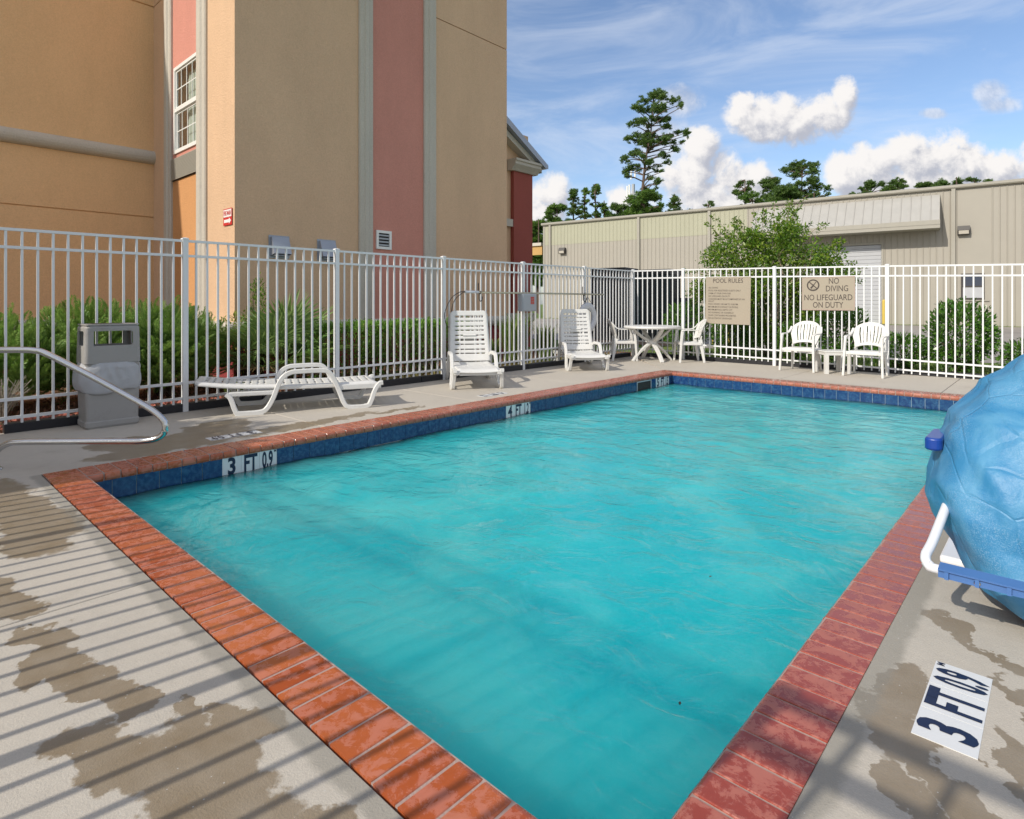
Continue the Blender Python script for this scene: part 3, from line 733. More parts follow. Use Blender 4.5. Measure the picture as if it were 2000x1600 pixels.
# left wall panels with grooves
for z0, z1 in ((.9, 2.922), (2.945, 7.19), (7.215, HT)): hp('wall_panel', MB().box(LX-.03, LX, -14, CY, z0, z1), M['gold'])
def bull(cx, cz, r, k=9): return [(cx+r*math.sin(math.pi*i/k), cz-r*math.cos(math.pi*i/k)) for i in range(k+1)]
mb = MB()
P2 = [(a, b_) for a, b_ in bull(LX, 4.14, .135)]
vs = []
n = len(P2)
mb.add([(p[0], -14, p[1]) for p in P2]+[(p[0], CY, p[1]) for p in P2], [tuple(range(n)), tuple(range(n, 2*n))[::-1]]+[(i, (i+1) % n, n+(i+1) % n, n+i) for i in range(n)])
hp('band_moulding', mb, M['trim'], smooth=False)
# base: red plinth and round moulding with mitred corner
hp('plinth', MB().box(WX-.03, WX+.03, CY-.03, 10.40, -.05, .70), M['base'])
hp('plinth', MB().box(LX, WX-.03, CY-.03, CY+.03, -.05, .70), M['base'])
hp('plinth', MB().box(LX-.03, LX+.03, -14, CY-.03, -.05, .70), M['base'])
path = [(LX, -14), (LX, CY), (WX, CY), (WX, 10.42)]
offs = lambda d: [(LX+d, -14), (LX+d, CY-d), (WX+d, CY-d), (WX+d, 10.42)]
secs = [(0, .68)]+[(.05+.115*math.sin(math.pi*i/8), .785-.105*math.cos(math.pi*i/8)) for i in range(9)]+[(0, .9)]
vs = []; ncol = len(secs)
for j in range(4):
    for d, z in secs: p = offs(d)[j]; vs.append((p[0], p[1], z))
fs = [(j*ncol+i, j*ncol+i+1, (j+1)*ncol+i+1, (j+1)*ncol+i) for j in range(3) for i in range(ncol-1)]+[tuple(range(ncol)), tuple(range(3*ncol, 4*ncol))[::-1]]
hp('base_moulding', MB().add(vs, fs), M['trim'])
# window
wf = MB(); x0, x1, z0, z1 = -12.36, -11.17, 4.0, 5.62; yq = CY-.03
wf.box(x0, x0+.06, yq, CY+.03, z0, z1).box(x1-.06, x1, yq, CY+.03, z0, z1).box(x0+.06, x1-.06, yq, CY+.03, z0, z0+.06).box(x0+.06, x1-.06, yq, CY+.03, z1-.06, z1).box(x0+.06, x1-.06, yq+.005, CY+.03, 4.78, 4.84)
wf = hp('window', wf, M['vinyl'])
def sub(name, mb, m, par): return mb.obj(name, m, par, world=True)
for za, zb, yy in ((4.06, 4.78, .03), (4.84, 5.56, .015)):
    xa, xb = x0+.06, x1-.06
    s_ = MB().box(xa, xa+.035, CY+yy-.02, CY+yy, za, zb).box(xb-.035, xb, CY+yy-.02, CY+yy, za, zb).box(xa+.035, xb-.035, CY+yy-.02, CY+yy, za, za+.035).box(xa+.035, xb-.035, CY+yy-.02, CY+yy, zb-.035, zb)
    sub('sash', s_, M['vinyl'], wf)
    sub('pane', MB().box(xa+.03, xb-.03, CY+yy-.012, CY+yy-.008, za+.03, zb-.03), M['glass'], wf)
    for i in range(1, 4): xx = xa+(xb-xa)*i/4; sub('muntin', MB().box(xx-.009, xx+.009, CY+yy-.018, CY+yy-.0125, za+.036, zb-.036), M['vinyl'], wf)
    zz = (za+zb)/2; sub('muntin', MB().box(xa+.036, xb-.036, CY+yy-.0182, CY+yy-.0127, zz-.009, zz+.009), M['vinyl'], wf)
# the room behind the pane: dark recess, blinds
sub('blind', MB().box(x0+.25, x1-.02, CY+.15, CY+.155, z0+.05, z1-.1), M['blind'], wf)
for i in range(9):
    xx = x0+.36+i*.09; sub('blind_vane', MB().box(xx, xx+.075, CY+.125, CY+.13, z0+.08, z1-.16), M['blind'], wf)
# air-conditioner grille under the window
gr = hp('wall_grille', MB().box(-12.47, -11.2, CY-.01, CY+.02, 3.50, 3.91), M['screen'])
for i in range(17):
    z = 3.512+i*.0235; sub('slat', MB().add([(-12.46, CY-.045, z), (-11.2, CY-.045, z), (-11.2, CY-.012, z+.012), (-12.46, CY-.012, z+.012), (-12.46, CY-.045, z+.017), (-11.2, CY-.045, z+.017), (-11.2, CY-.012, z+.020), (-12.46, CY-.012, z+.020)], [(0,1,2,3),(4,7,6,5),(0,4,5,1),(1,5,6,2),(2,6,7,3),(3,7,4,0)]), M['ware_trim'], gr)
# hooded vents and louvre on the main wall
for ya in (4.62, 5.50):
    h_ = MB().add([(WX, ya, 1.98), (WX, ya+.30, 1.98), (WX, ya+.30, 2.30), (WX, ya, 2.30), (WX+.16, ya, 2.02), (WX+.16, ya+.30, 2.02), (WX+.06, ya+.30, 2.30), (WX+.06, ya, 2.30)], [(0, 1, 2, 3), (3, 2, 6, 7), (7, 6, 5, 4), (0, 3, 7, 4), (1, 5, 6, 2)])
    h_ = hp('vent_hood', h_, M['fascia'])
    sub('vent_flange', MB().box(WX, WX+.012, ya-.03, ya+.33, 1.95, 2.33).box(WX+.012, WX+.15, ya+.02, ya+.28, 1.985, 1.995), M['fascia'], h_)
lv = hp('louvre_vent', MB().box(WX, WX+.03, 6.70, 6.75, 2.24, 2.60).box(WX, WX+.03, 7.0, 7.05, 2.24, 2.60).box(WX, WX+.03, 6.75, 7.0, 2.24, 2.29).box(WX, WX+.03, 6.75, 7.0, 2.55, 2.60), M['vinyl'])
sub('louvre_back', MB().box(WX, WX+.004, 6.75, 7.0, 2.29, 2.55), M['dark'], lv)
for i in range(4):
    z = 2.305+i*.062; sub('slat', MB().box(WX+.006, WX+.026, 6.755, 6.995, z, z+.03), M['grey'], lv)
# far gabled wing
wg = -11.0
hp('wing_wall', MB().box(-16, wg-.12, 10.6, 12.78, -.05, 5.9), M['tan'])
hp('wing_panel', MB().box(-16, wg, 12.05, 12.83, -.05, 4.80), M['red'])
hp('wing_band', MB().box(wg-.12, wg-.02, 10.6, 12.045, 3.28, 3.48), M['trim'])
hp('wing_moulding', MB().box(wg-.12, wg+.05, 10.6, 12.9, .70, .92), M['trim'])
hp('cornice', MB().prism([(wg-.1, 4.80), (wg+.06, 4.80), (wg+.11, 4.86), (wg+.20, 4.95), (wg+.20, 5.02), (wg+.24, 5.04), (wg+.24, 5.10), (wg-.1, 5.10)], 'y', 11.9, 12.98), M['trim'])
rk = MB().add([(x, y, z) for x in (wg-.15, wg+.12) for y, z in ((10.3, 6.55), (13.1, 5.02), (13.1, 4.88), (10.3, 6.35))], [(0,1,2,3),(7,6,5,4),(0,4,5,1),(1,5,6,2),(2,6,7,3),(3,7,4,0)])
hp('rake_soffit', rk, M['trim'])
rk = MB().add([(x, y, z) for x in (-16, wg+.26) for y, z in ((9.9, 7.05), (13.22, 5.10), (13.22, 5.0), (13.1, 5.0), (9.9, 6.85))], [(0,1,2,3,4),(9,8,7,6,5),(0,5,6,1),(1,6,7,2),(2,7,8,3),(3,8,9,4),(4,9,5,0)])
hp('roof', rk, M['fascia'])
# FIRE MAIN sign
fs_ = thing('fire_main_sign', (-9.93, CY-.012, 2.59), 'small red and white FIRE MAIN sign with arrow on the tan hotel corner', 'sign')
MB().box(-.165, .165, -.006, 0, -.135, .135).obj('plate', M['signred'], fs_)
MB().box(-.15, .15, -.0085, -.006, .0, .12).obj('plate_field', M['signwhite'], fs_)
tm = text_mb('FIRE MAIN', .10, .6, .003); MB().add([(v[0], -.0098, v[1]+.058) for v in tm.v], tm.f).obj('lettering', M['signred'], fs_)
MB().prism([(-.13, -.09), (.06, -.09), (.06, -.115), (.14, -.065), (.06, -.015), (.06, -.04), (-.13, -.04)], 'y', -.0085, -.006).obj('arrow', M['signwhite'], fs_)
# fire department connection
fc = thing('fire_hose_connection', (-12.0, CY-.1, .95), 'small twin hose connection standing behind the junipers by the hotel wall', 'fitting')
MB().tube([(0, 0, -.95), (0, 0, .0)], .05, 10).obj('pipe', M['brass'], fc, smooth=True)
MB().tube([(0, 0, 0), (-.13, -.1, .08)], .05, 10).tube([(0, 0, 0), (.13, -.1, .08)], .05, 10).obj('branch', M['brass'], fc, smooth=True)
for sx in (-1, 1): MB().tube([(sx*.13, -.1, .08), (sx*.17, -.13, .105)], .065, 12).obj('cap', M['dark'], fc)

# low utility building left of the frame: its shade covers the deck by the trash can
ub = thing('utility_building', (-6.8, -2.6, 0), 'low tan stucco utility building whose shade falls over the trash can', 'building')
MB().box(-7.5, -5.55, -3.6, -2.1, -.03, 2.80).obj('wall', M['tan'], ub, world=True)
MB().box(-7.58, -5.47, -3.7, -2.0, 2.80, 2.92).obj('roof', M['fascia'], ub, world=True)
MB().box(-6.9, -6.0, -2.098, -2.06, 0, 2.05).obj('door', M['trim'], ub, world=True)

# ------------------------------------------------------------------ warehouse
WD = Vector((.9936, .1141, 0)).normalized(); WN = Vector((.1141, -.9936, 0)).normalized()    # along the wall to the right, outward
Wc = RT*6.285+FW*46.0
wh = thing('warehouse', tuple(Wc), 'long beige ribbed metal warehouse with awning and roll-up door beyond the fence', 'building', rz=math.atan2(WD.y, WD.x))
# local frame: x along wall (right), -y outward
def wp(name, mb, m, parent=None, **kw): return mb.obj(name, m, parent or wh, **kw)
A0, A1, WH = -4.58, 44, 7.45
DX0, DX1, DZ = 14.6, 18.84, 4.62
wp('wall', MB().box(A0, DX0, 0, 24, -.05, WH).box(DX1, A1, 0, 24, -.05, WH).box(DX0, DX1, .12, 24, -.05, WH).box(DX0, DX1, 0, .12, DZ, WH), M['ware'])
ribs = MB(); x = A0+.1
while x < A1:
    if not (22.48 < x < 23.62):
        zb = DZ+.1 if DX0-.1 < x < DX1+.1 else 0
        ribs.add([(x-.035, 0, zb), (x-.015, -.03, zb), (x+.015, -.03, zb), (x+.035, 0, zb), (x-.035, 0, WH-.06), (x-.015, -.03, WH-.06), (x+.015, -.03, WH-.06), (x+.035, 0, WH-.06)], [(0,1,5,4),(1,2,6,5),(2,3,7,6)])
    x += .305
tag(wp('wall_rib', ribs, M['ware']), kind='stuff')
up = MB().box(A0, 11.3, -.012, 0, 5.85, WH-.02); x = A0+.1
while x < 11.3:
    up.add([(x-.037, -.012, 5.85), (x-.016, -.034, 5.85), (x+.016, -.034, 5.85), (x+.037, -.012, 5.85), (x-.037, -.012, WH-.05), (x-.016, -.034, WH-.05), (x+.016, -.034, WH-.05), (x+.037, -.012, WH-.05)], [(0,1,5,4),(1,2,6,5),(2,3,7,6)]); x += .305
wp('upper_sheet', up, M['ware2'])
wp('gutter', MB().prism([(.0, WH), (-.16, WH+.02), (-.20, WH+.08), (-.20, WH+.20), (-.14, WH+.22), (.0, WH+.22)], 'x', A0-.15, A1), M['ware_trim'])
wp('roof', MB().add([(A0-.1, .0, WH+.20), (A1, .0, WH+.20), (A1, 12, WH+1.0), (A0-.1, 12, WH+1.0), (A1, 24, WH+.2), (A0-.1, 24, WH+.2)], [(0, 1, 2, 3), (3, 2, 4, 5)]), M['awning'])
for x in (-3.94, 3.7, 8.85, 22.21, 31, 38): wp('downspout', MB().box(x-.09, x+.09, -.14, -.032, .05, WH+.02), M['ware_trim'])
wp('corner_trim', MB().box(A0-.04, A0+.12, -.045, .05, 0, WH), M['ware_trim'])
# roll-up door
dr = wp('roll_up_door', MB().box(DX0, DX1, .09, .115, 0, DZ), M['door'])
nsl = 21
for i in range(nsl):
    z = i*DZ/nsl; MB().add([(DX0+.03, .09, z+.01), (DX1-.03, .09, z+.01), (DX1-.03, .06, z+.03), (DX0+.03, .06, z+.03), (DX1-.03, .06, z+DZ/nsl-.03), (DX0+.03, .06, z+DZ/nsl-.03), (DX1-.03, .09, z+DZ/nsl-.008), (DX0+.03, .09, z+DZ/nsl-.008)], [(0,1,2,3),(3,2,4,5),(5,4,6,7)]).obj('door_slat', M['door'], dr)
MB().box(DX0-.10, DX0, -.04, .09, 0, DZ+.12).box(DX1, DX1+.10, -.04, .09, 0, DZ+.12).box(DX0, DX1, -.04, .06, DZ, DZ+.12).obj('door_frame', M['ware_trim'], dr)
# awning
ax0, ax1, pr = 11.85, 21.6, 1.3
aw = wp('awning', MB().add([(ax0, -.035, 7.22), (ax1, -.035, 7.22), (ax1, -pr, 5.68), (ax0, -pr, 5.68), (ax0, -.035, 7.17), (ax1, -.035, 7.17), (ax1, -pr, 5.62), (ax0, -pr, 5.62)], [(0,1,2,3),(7,6,5,4),(0,3,7,4),(1,5,6,2)]), M['awning'])
x = ax0+.15
while x < ax1-.1:
    MB().add([(x-.03, -.035, 7.225), (x+.03, -.035, 7.225), (x+.03, -pr, 5.685), (x-.03, -pr, 5.685), (x-.015, -.05, 7.26), (x+.015, -.05, 7.26), (x+.015, -pr, 5.73), (x-.015, -pr, 5.73)], [(4,5,6,7),(0,4,7,3),(1,2,6,5),(3,7,6,2)]).obj('seam', M['awning'], aw)
    x += .46
MB().box(ax0-.03, ax1+.03, -pr-.03, -pr, 5.25, 5.69).box(ax0-.03, ax1+.03, -pr-.05, -pr-.03, 5.44, 5.50).obj('awning_fascia', M['ware_trim'], aw)
for x in (ax0, ax1): MB().prism([(-.035, 7.22), (-pr, 5.66), (-pr, 5.26), (-.035, 5.26)], 'x', x-.015, x+.015).obj('awning_cheek', M['ware_trim'], aw)
MB().box(ax0+.02, ax1-.02, -pr+.01, -.04, 5.24, 5.255).obj('awning_soffit', M['ware_trim'], aw)
# window and lights
wn2 = wp('window', MB().box(22.54, 22.62, -.05, .0, 1.4, 2.8).box(23.47, 23.55, -.05, 0, 1.4, 2.8).box(22.62, 23.47, -.05, 0, 1.4, 1.48).box(22.62, 23.47, -.05, 0, 2.72, 2.8).box(22.62, 23.47, -.045, 0, 2.06, 2.13), M['screen'])
MB().box(22.62, 23.47, -.02, -.01, 2.13, 2.72).obj('pane', M['dglass'], wn2)
MB().box(22.62, 23.47, -.02, -.01, 1.48, 2.06).obj('blind', M['door'], wn2)
MB().box(22.35, 23.75, -.07, -.03, 1.30, 1.36).obj('sill', M['ware_trim'], wn2)
for x, z, lb in ((22.66, 5.13, 'a'), (-2.75, 5.32, 'b')):
    l_ = wp('wall_light', MB().prism([(-.035, z-.22), (-.035, z+.26), (-.22, z+.26), (-.30, z+.02), (-.25, z-.22)], 'x', x-.27, x+.27), M['screen'])
    MB().prism([(-.302, z+.0), (-.312, z+.0), (-.262, z-.18), (-.252, z-.18)], 'x', x-.22, x+.22).obj('lens', M['trim'], l_)
bo = thing('bollard', tuple(Wc+WD*18.98+WN*.35), 'yellow steel bollard at the right edge of the roll-up door', 'bollard')
MB().lathe([(.085, 0), (.085, 1.32), (.06, 1.38), (.01, 1.40)], k=14).obj('post', M['yellow'], bo, smooth=False)
# canopy on the far left side of the warehouse
cp = thing('side_canopy', tuple(RT*1.6+FW*50.5), 'low flat canopy with wooden beam joined to the warehouse end', 'canopy', rz=math.atan2(WD.y, WD.x))
MB().box(-5, 1.2, -.3, 4, 5.95, 6.2).obj('roof', M['trim'], cp)
MB().box(-5, 1.2, -.15, 0, 5.2, 5.95).obj('beam', M['wood'], cp)
for x in (-4.6, -1.8): MB().box(x-.1, x+.1, -.1, .1, 0, 5.2).obj('post', M['ware_trim'], cp)

# condenser units
def condenser(x, y, w_, d_, h_, lab, m1, rz=0):
    u = thing('condenser_unit', (x, y, 0), lab, 'cooling unit', 'tall dark cooling units behind the corner fence', rz)
    MB().box(-w_/2, w_/2, -d_/2, d_/2, .1, h_-.16).obj('cabinet', m1, u, bevel=.01)
    MB().box(-w_/2-.03, w_/2+.03, -d_/2-.03, d_/2+.03, -.02, .1).obj('pad', M['mortar'], u)
    MB().box(-w_/2-.03, w_/2+.03, -d_/2-.03, d_/2+.03, h_-.16, h_).obj('hood', M['unit'], u, bevel=.01)
    for i in range(9):
        xx = -w_/2+.05+(w_-.1)*i/8; MB().box(xx-.025, xx+.025, -d_/2-.025, -d_/2, .2, h_-.25).obj('fin', M['unit'], u)
    for i in range(7):
        yy = -d_/2+.08+(d_-.16)*i/6; MB().box(w_/2, w_/2+.025, yy-.025, yy+.025, .2, h_-.25).obj('fin', M['unit'], u)
    return u
condenser(-9.98, 15.45, 1.05, 1.0, 2.24, 'tall grey cooling unit seen left of the fence corner', M['unit'], R(10))
condenser(-8.95, 16.1, 1.15, 1.0, 2.18, 'tall slate cooling unit seen right of the fence corner', M['unit_teal'], R(10))
condenser(-8.12, 16.65, .4, .6, 1.35, 'short dark cabinet standing against the slate cooling unit', M['unit'], R(10))

# meter post with yellow frame behind the pool rules sign
yf = thing('meter_stand', (-6.9, 15.9, 0), 'small yellow pipe stand holding a meter left of the pool rules sign', 'meter')
MB().tube([(-.2, 0, 0), (-.2, 0, 1.35), (.25, 0, 1.35), (.25, 0, 0)], .025, 8).tube([(-.2, 0, .85), (.25, 0, .85)], .025, 8).obj('frame', M['yellow'], yf)
MB().box(-.08, .14, -.06, .06, .9, 1.25).obj('meter', M['grey'], yf, bevel=.02)

# ------------------------------------------------------------------ signs
def sign_lines(root, lines, y=-.0042):
    mb = MB()
    for s_, x, z, size, sx, al in lines:
        tm = text_mb(s_, size, sx, size*.004, al); mb.add([(v[0]+x, y, v[1]+z) for v in tm.v], tm.f)
    mb.obj('lettering', M['ink'], root)
s1 = thing('pool_rules_sign', (-4.97, 11.825, 1.25), 'square beige POOL RULES sign fixed to the far fence', 'sign')
hw, hh = .462, .475
MB().box(-hw, hw, -.003, .003, -hh, hh).obj('board', M['beige'], s1)
rl = ['NO DIVING', 'POOL FOR REGISTERED GUESTS ONLY', 'SWIM AT YOUR OWN RISK', 'NO LIFEGUARD ON DUTY', 'CHILDREN MUST BE ACCOMPANIED BY AN', 'ADULT', 'POOL HOURS: 9:00 AM TO 10:00 PM', 'MAXIMUM OCCUPANCY 20 PEOPLE', 'MAXIMUM POOL DEPTH 5 FT', 'NO RUNNING OR HORSEPLAY', 'GLASS CONTAINERS PROHIBITED', 'NO ALCOHOLIC BEVERAGES']
ln = [('POOL RULES', .0, .395, .125, .88, 'CENTER')]
zz = .255
for s_ in rl:
    ln.append((s_, -.40, zz, .048, .80, 'LEFT')); zz -= .045 if s_.startswith('CHILD') else .0575
sign_lines(s1, ln)
s1.rotation_euler = (0, R(1.0), 0)
s2 = thing('no_diving_sign', (-3.122, 11.825, 1.37), 'beige NO DIVING NO LIFEGUARD ON DUTY sign fixed to the far fence', 'sign')
MB().box(-.438, .438, -.003, .003, -.302, .302).obj('board', M['beige'], s2)
fr_ = MB()
for a, b_, c, d in ((-.438, .438, .290, .302), (-.438, .438, -.302, -.290), (-.438, -.428, -.290, .290), (.428, .438, -.290, .290)): fr_.box(a, b_, -.006, -.003, c, d)
fr_.obj('border', M['mortar'], s2)
sign_lines(s2, [('NO', .10, .22, .15, .74, 'CENTER'), ('DIVING', .15, .085, .15, .74, 'CENTER'), ('NO LIFEGUARD', 0, -.075, .15, .76, 'CENTER'), ('ON DUTY', 0, -.21, .15, .74, 'CENTER')])
ic = MB(); r1, r2 = .108, .085
def ringp(r, k=28): return [(r*math.cos(2*math.pi*i/k)-.245, r*math.sin(2*math.pi*i/k)+.155) for i in range(k)]
a_, b2 = ringp(r1), ringp(r2); k = 28
ic.add([(p[0], -.0045, p[1]) for p in a_+b2], [(i, (i+1) % k, k+(i+1) % k, k+i) for i in range(k)])
def strip2(p, q, w_, y):
    p, q = Vector(p), Vector(q); d = (q-p).normalized(); n_ = Vector((-d.y, d.x))*w_/2
    ic.add([(v.x, y, v.y) for v in (p-n_, q-n_, q+n_, p+n_)], [(0, 1, 2, 3)])
strip2((-.315, .22), (-.175, .09), .018, -.0050); strip2((-.285, .10), (-.235, .155), .028, -.0048); strip2((-.24, .15), (-.195, .215), .014, -.0046); strip2((-.27, .165), (-.225, .165), .012, -.0052)
strip2((-.285, .085), (-.205, .085), .006, -.0054)
ic.obj('no_diving_symbol', M['ink'], s2)

# ------------------------------------------------------------------ stainless handrail
hr = thing('pool_handrail', (-5.64, .68, 0), 'bent stainless steel handrail rising from the deck at the pool corner', 'handrail')
d45 = Vector((.7071, .7071, 0))
TZ = [(-.62, 0), (-.62, .45), (-.60, .70), (-.50, .83), (-.36, .862), (0, .862), (.16, .862), (.25, .857), (.33, .835), (.60, .695), (.85, .555), (1.02, .458), (1.11, .395), (1.165, .33), (1.165, .262), (1.11, .215), (1.0, .197), (.8, .197), (.4, .197), (.15, .197), (.06, .185), (-.01, .14), (-.04, .08), (-.045, 0)]
MB().tube(smooth_path([d45*t_+Vector((0, 0, z)) for t_, z in TZ], 6), .0225, 16).obj('rail', M['steel'], hr, smooth=True)
for t_ in (-.045, -.62): MB().lathe([(.06, 0), (.06, .006), (.045, .018), (.026, .022)], c=tuple((d45*t_).xy), k=20).obj('escutcheon', M['steel'], hr, smooth=True)

# ------------------------------------------------------------------ trash can
tcn = thing('trash_can', (-6.95, 1.67, 0), 'grey plastic trash can with open hood standing by the left fence', 'trash can')
def rrect(hx, hy, r, n=5):
    out = []
    for cx, cy, a0 in ((hx-r, hy-r, 0), (-hx+r, hy-r, 90), (-hx+r, -hy+r, 180), (hx-r, -hy+r, 270)):
        for i in range(n+1): a = R(a0+90*i/n); out.append((cx+r*math.cos(a), cy+r*math.sin(a)))
    return out
def loft(rings): 
    mb = MB(); n = len(rings[0]); vs = [v for r in rings for v in r]
    fs = [(i*n+j, i*n+(j+1) % n, (i+1)*n+(j+1) % n, (i+1)*n+j) for i in range(len(rings)-1) for j in range(n)]
    fs += [tuple(range(n))[::-1], tuple(range((len(rings)-1)*n, len(rings)*n))]
    return mb.add(vs, fs)
def rr(hx, hy, z, r=.03, f=None): return [(a, b_, z) for a, b_ in rrect(hx, hy, r)]
loft([rr(.155, .215, 0), rr(.165, .228, .02), rr(.165, .228, .06), rr(.158, .22, .07), rr(.163, .226, .30), rr(.163, .226, .615)]).obj('body', M['can'], tcn)
# hood: wrapped sheet with four windows
hx, hy, rr_ = .172, .236, .035
per = []
def hood_pos(u, v):
    # perimeter walk
    Ls = [2*(hy-rr_), math.pi/2*rr_, 2*(hx-rr_), math.pi/2*rr_]*2; tot = sum(Ls); s_ = u*tot; k = 0
    seq = [((hx, -(hy-rr_)), (0, 1)), ('c', hx-rr_, hy-rr_, 0), ((hx-rr_, hy), (-1, 0)), ('c', -hx+rr_, hy-rr_, 90), ((-hx, hy-rr_), (0, -1)), ('c', -hx+rr_, -hy+rr_, 180), ((-hx+rr_, -hy), (1, 0)), ('c', hx-rr_, -hy+rr_, 270)]
    while k < 7 and s_ > Ls[k]+1e-9: s_ -= Ls[k]; k += 1
    e = seq[k]
    if e[0] == 'c': a = R(e[3])+s_/rr_; x, y = e[1]+rr_*math.cos(a), e[2]+rr_*math.sin(a)
    else: x, y = e[0][0]+e[1][0]*s_, e[0][1]+e[1][1]*s_
    z = .62+.37*v; sc_ = 1-.035*v if v < .93 else 1-.035-.10*(v-.93)/.07*.9
    return (x*sc_, y*sc_, z)
def hood_keep(u, v):
    x, y, z = hood_pos(u, v)
    if not (.785 < z < .935): return True
    rc = .03
    def rrk(a, ha):
        b_ = z-.86; hb = .075; aa, bb = abs(a)-(ha-rc), abs(b_)-(hb-rc)
        return not ((abs(a) < ha and abs(b_) < hb) and not (aa > 0 and bb > 0 and aa*aa+bb*bb > rc*rc))
    if abs(y) > hy-.03: return rrk(x, .105)
    if abs(x) > hx-.03: return rrk(y, .165)
    return True
hd = sheet(132, 37, hood_pos, hood_keep, wrap=True)
hd.add(rr(.172*.96, .236*.96, .985), [tuple(range(24))])
solid(hd.obj('hood', M['can'], tcn), .012, -1)
loft([rr(.15, .21, .62), rr(.15, .21, .70)]).obj('rim', M['dark'], tcn)
MB().box(-.10, .10, -.16, .10, .988, 1.0).obj('lid_insert', M['dark'], tcn, bevel=.004)
def bag_pos(u, v):
    a = 2*math.pi*u; n_ = 4.0; ca, sa = math.cos(a), math.sin(a)
    r = (abs(ca/.172)**n_+abs(sa/.236)**n_)**(-1/n_)
    z = .34+.285*v+.018*math.sin(3*a)*(1-v)
    bul = .012+.03*(math.sin(math.pi*v)**.7)*(.4+.9*max(0, -sa)**2)*(1.3-v*.8)+.006*mnoise.noise((ca*5, sa*5, z*14))+.006*math.sin(17*a+6*v)*v
    if v > .85: bul *= (1-v)/.15*.9+.1
    return (ca*(r+bul), sa*(r+bul), z)
bg_ = thing('bin_liner', (-6.95, 1.67, 0), 'translucent white bin liner folded over the outside of the grey trash can', 'bin liner')
solid(sheet(96, 18, bag_pos, wrap=True).obj('film', M['liner'], bg_, smooth=True), .002)

# ------------------------------------------------------------------ chaise lounges
def make_lounger(back_deg, label, loc, rz, HB=.99):
    """local: x across, y from foot (0) to head; built at z=0"""
    t_ = thing('sun_lounger', loc, label, 'sun lounger', 'white plastic sun loungers on the left deck', rz)
    SZ = .30                                     # seat height, hinge position
    NR = 12
    def slot_keep(u, v, n_rows, nsl=6, v0=.06, v1=.97):
        if not v0 < v < v1: return True
        r = ((v-v0)/(v1-v0)*n_rows) % 1
        if not .34 < r < .60: return True
        uu = abs(u-.5)*2
        if uu > .74: return True
        s_ = (u-.13)/.74*nsl % 1
        return s_ < .09 or s_ > .91
    def wsec(u, half, sk):
        """across profile with rolled edges"""
        x = (u-.5)*2
        if abs(x) > .9: e = (abs(x)-.9)/.1; return (math.copysign(half*(.93+.07*min(1, e*1.6)), x), -sk*e)
        return (half*.93*x/.9, -.018*(1-(x/.9)**2)*.6)
    def seat_pos(u, v):
        x, dz = wsec(u, .295, .045); y = v*HB
        z = SZ+.012*math.sin(math.pi*v)*-1+(-.05*((.10-v)/.10)**2 if v < .10 else 0)
        return (x, y, z+dz)
    s_ = sheet(44, 66, seat_pos, lambda u, v: slot_keep(u, v, 12))
    o = s_.obj('seat', M['white'], t_, smooth=True); solid(o, .008)
    BL_ = .80; a = R(back_deg)
    def back_pos(u, v):
        hw_ = .322-.028*v
        x, dn = wsec(u, hw_, .04)
        if v > .92: x *= 1-.16*((v-.92)/.08)**2.4
        l = v*BL_; bow = .025*math.sin(math.pi*v)
        y = HB+.01+l*math.cos(a)-(dn-bow*0+.03*0)*math.sin(a)*1; z = SZ+.01+l*math.sin(a)+dn*math.cos(a)
        bw = -.02*math.sin(math.pi*v*.9)
        return (x, y-bw*math.sin(a), z+bw*math.cos(a))
    o = sheet(44, 50, back_pos, lambda u, v: slot_keep(u, v, 9, 6, .10, .93)).obj('backrest', M['white'], t_, smooth=True); solid(o, .008)
    sect = [(-.022, -.018), (-.017, -.025), (.017, -.025), (.022, -.018), (.022, .018), (.017, .025), (-.017, .025), (-.022, .018)]
    for sx in (-1, 1):
        fr2 = [(1.63, .235), (1.585, .19), (1.54, .06), (1.50, .025), (1.30, .025), (1.23, .06), (1.17, .16), (1.12, .29), (1.07, .385), (.99, .435), (.89, .445), (.66, .445), (.58, .42), (.53, .345), (.47, .20), (.42, .07), (.36, .02), (.17, .02), (.12, .07), (.07, .20), (.02, .265), (-.02, .275)]
        xs2 = lambda z: sx*(.325+.02*max(0, .25-z)/.25)
        pts = smooth_path([(xs2(z), y, z) for y, z in fr2], 5)
        wd = lambda i: [(a_*1.15, b_) for a_, b_ in sect]
        MB().sweep(pts, wd, side=(1, 0, 0)).obj('armrest_frame', M['white'], t_, smooth=False)
        MB().box(min(sx*.26, sx*.345), max(sx*.26, sx*.345), 1.14, 1.60, .205, .25).obj('side_rail', M['white'], t_, bevel=.008)
        MB().box(min(sx*.26, sx*.335), max(sx*.26, sx*.335), .0, .50, .215, .275).obj('side_rail', M['white'], t_, bevel=.008)
        for ya, yb in ((1.26, 1.54), (.15, .38)): MB().prism([(sx*.315, 0), (sx*.370, 0), (sx*.362, .03), (sx*.32, .03)], 'y', ya, yb).obj('foot', M['white'], t_, bevel=.004)
        MB().box(min(sx*.27, sx*.30), max(sx*.27, sx*.30), .45, 1.2, .25, .285).obj('beam', M['white'], t_, bevel=.004)
    MB().box(-.26, .26, 1.42, 1.47, .22, .255).obj('cross_bar', M['white'], t_, bevel=.004)
    MB().box(-.26, .26, .04, .075, .20, .27).obj('cross_bar', M['white'], t_, bevel=.004)
    if back_deg > 30:
        yb = HB+.42*math.cos(a); zb = SZ+.42*math.sin(a)
        MB().sweep([(0, yb+.02, zb), (0, 1.45, .25)], [(-.10, -.012), (.10, -.012), (.10, .012), (-.10, .012)], side=(1, 0, 0)).obj('prop', M['white'], t_)
    return t_
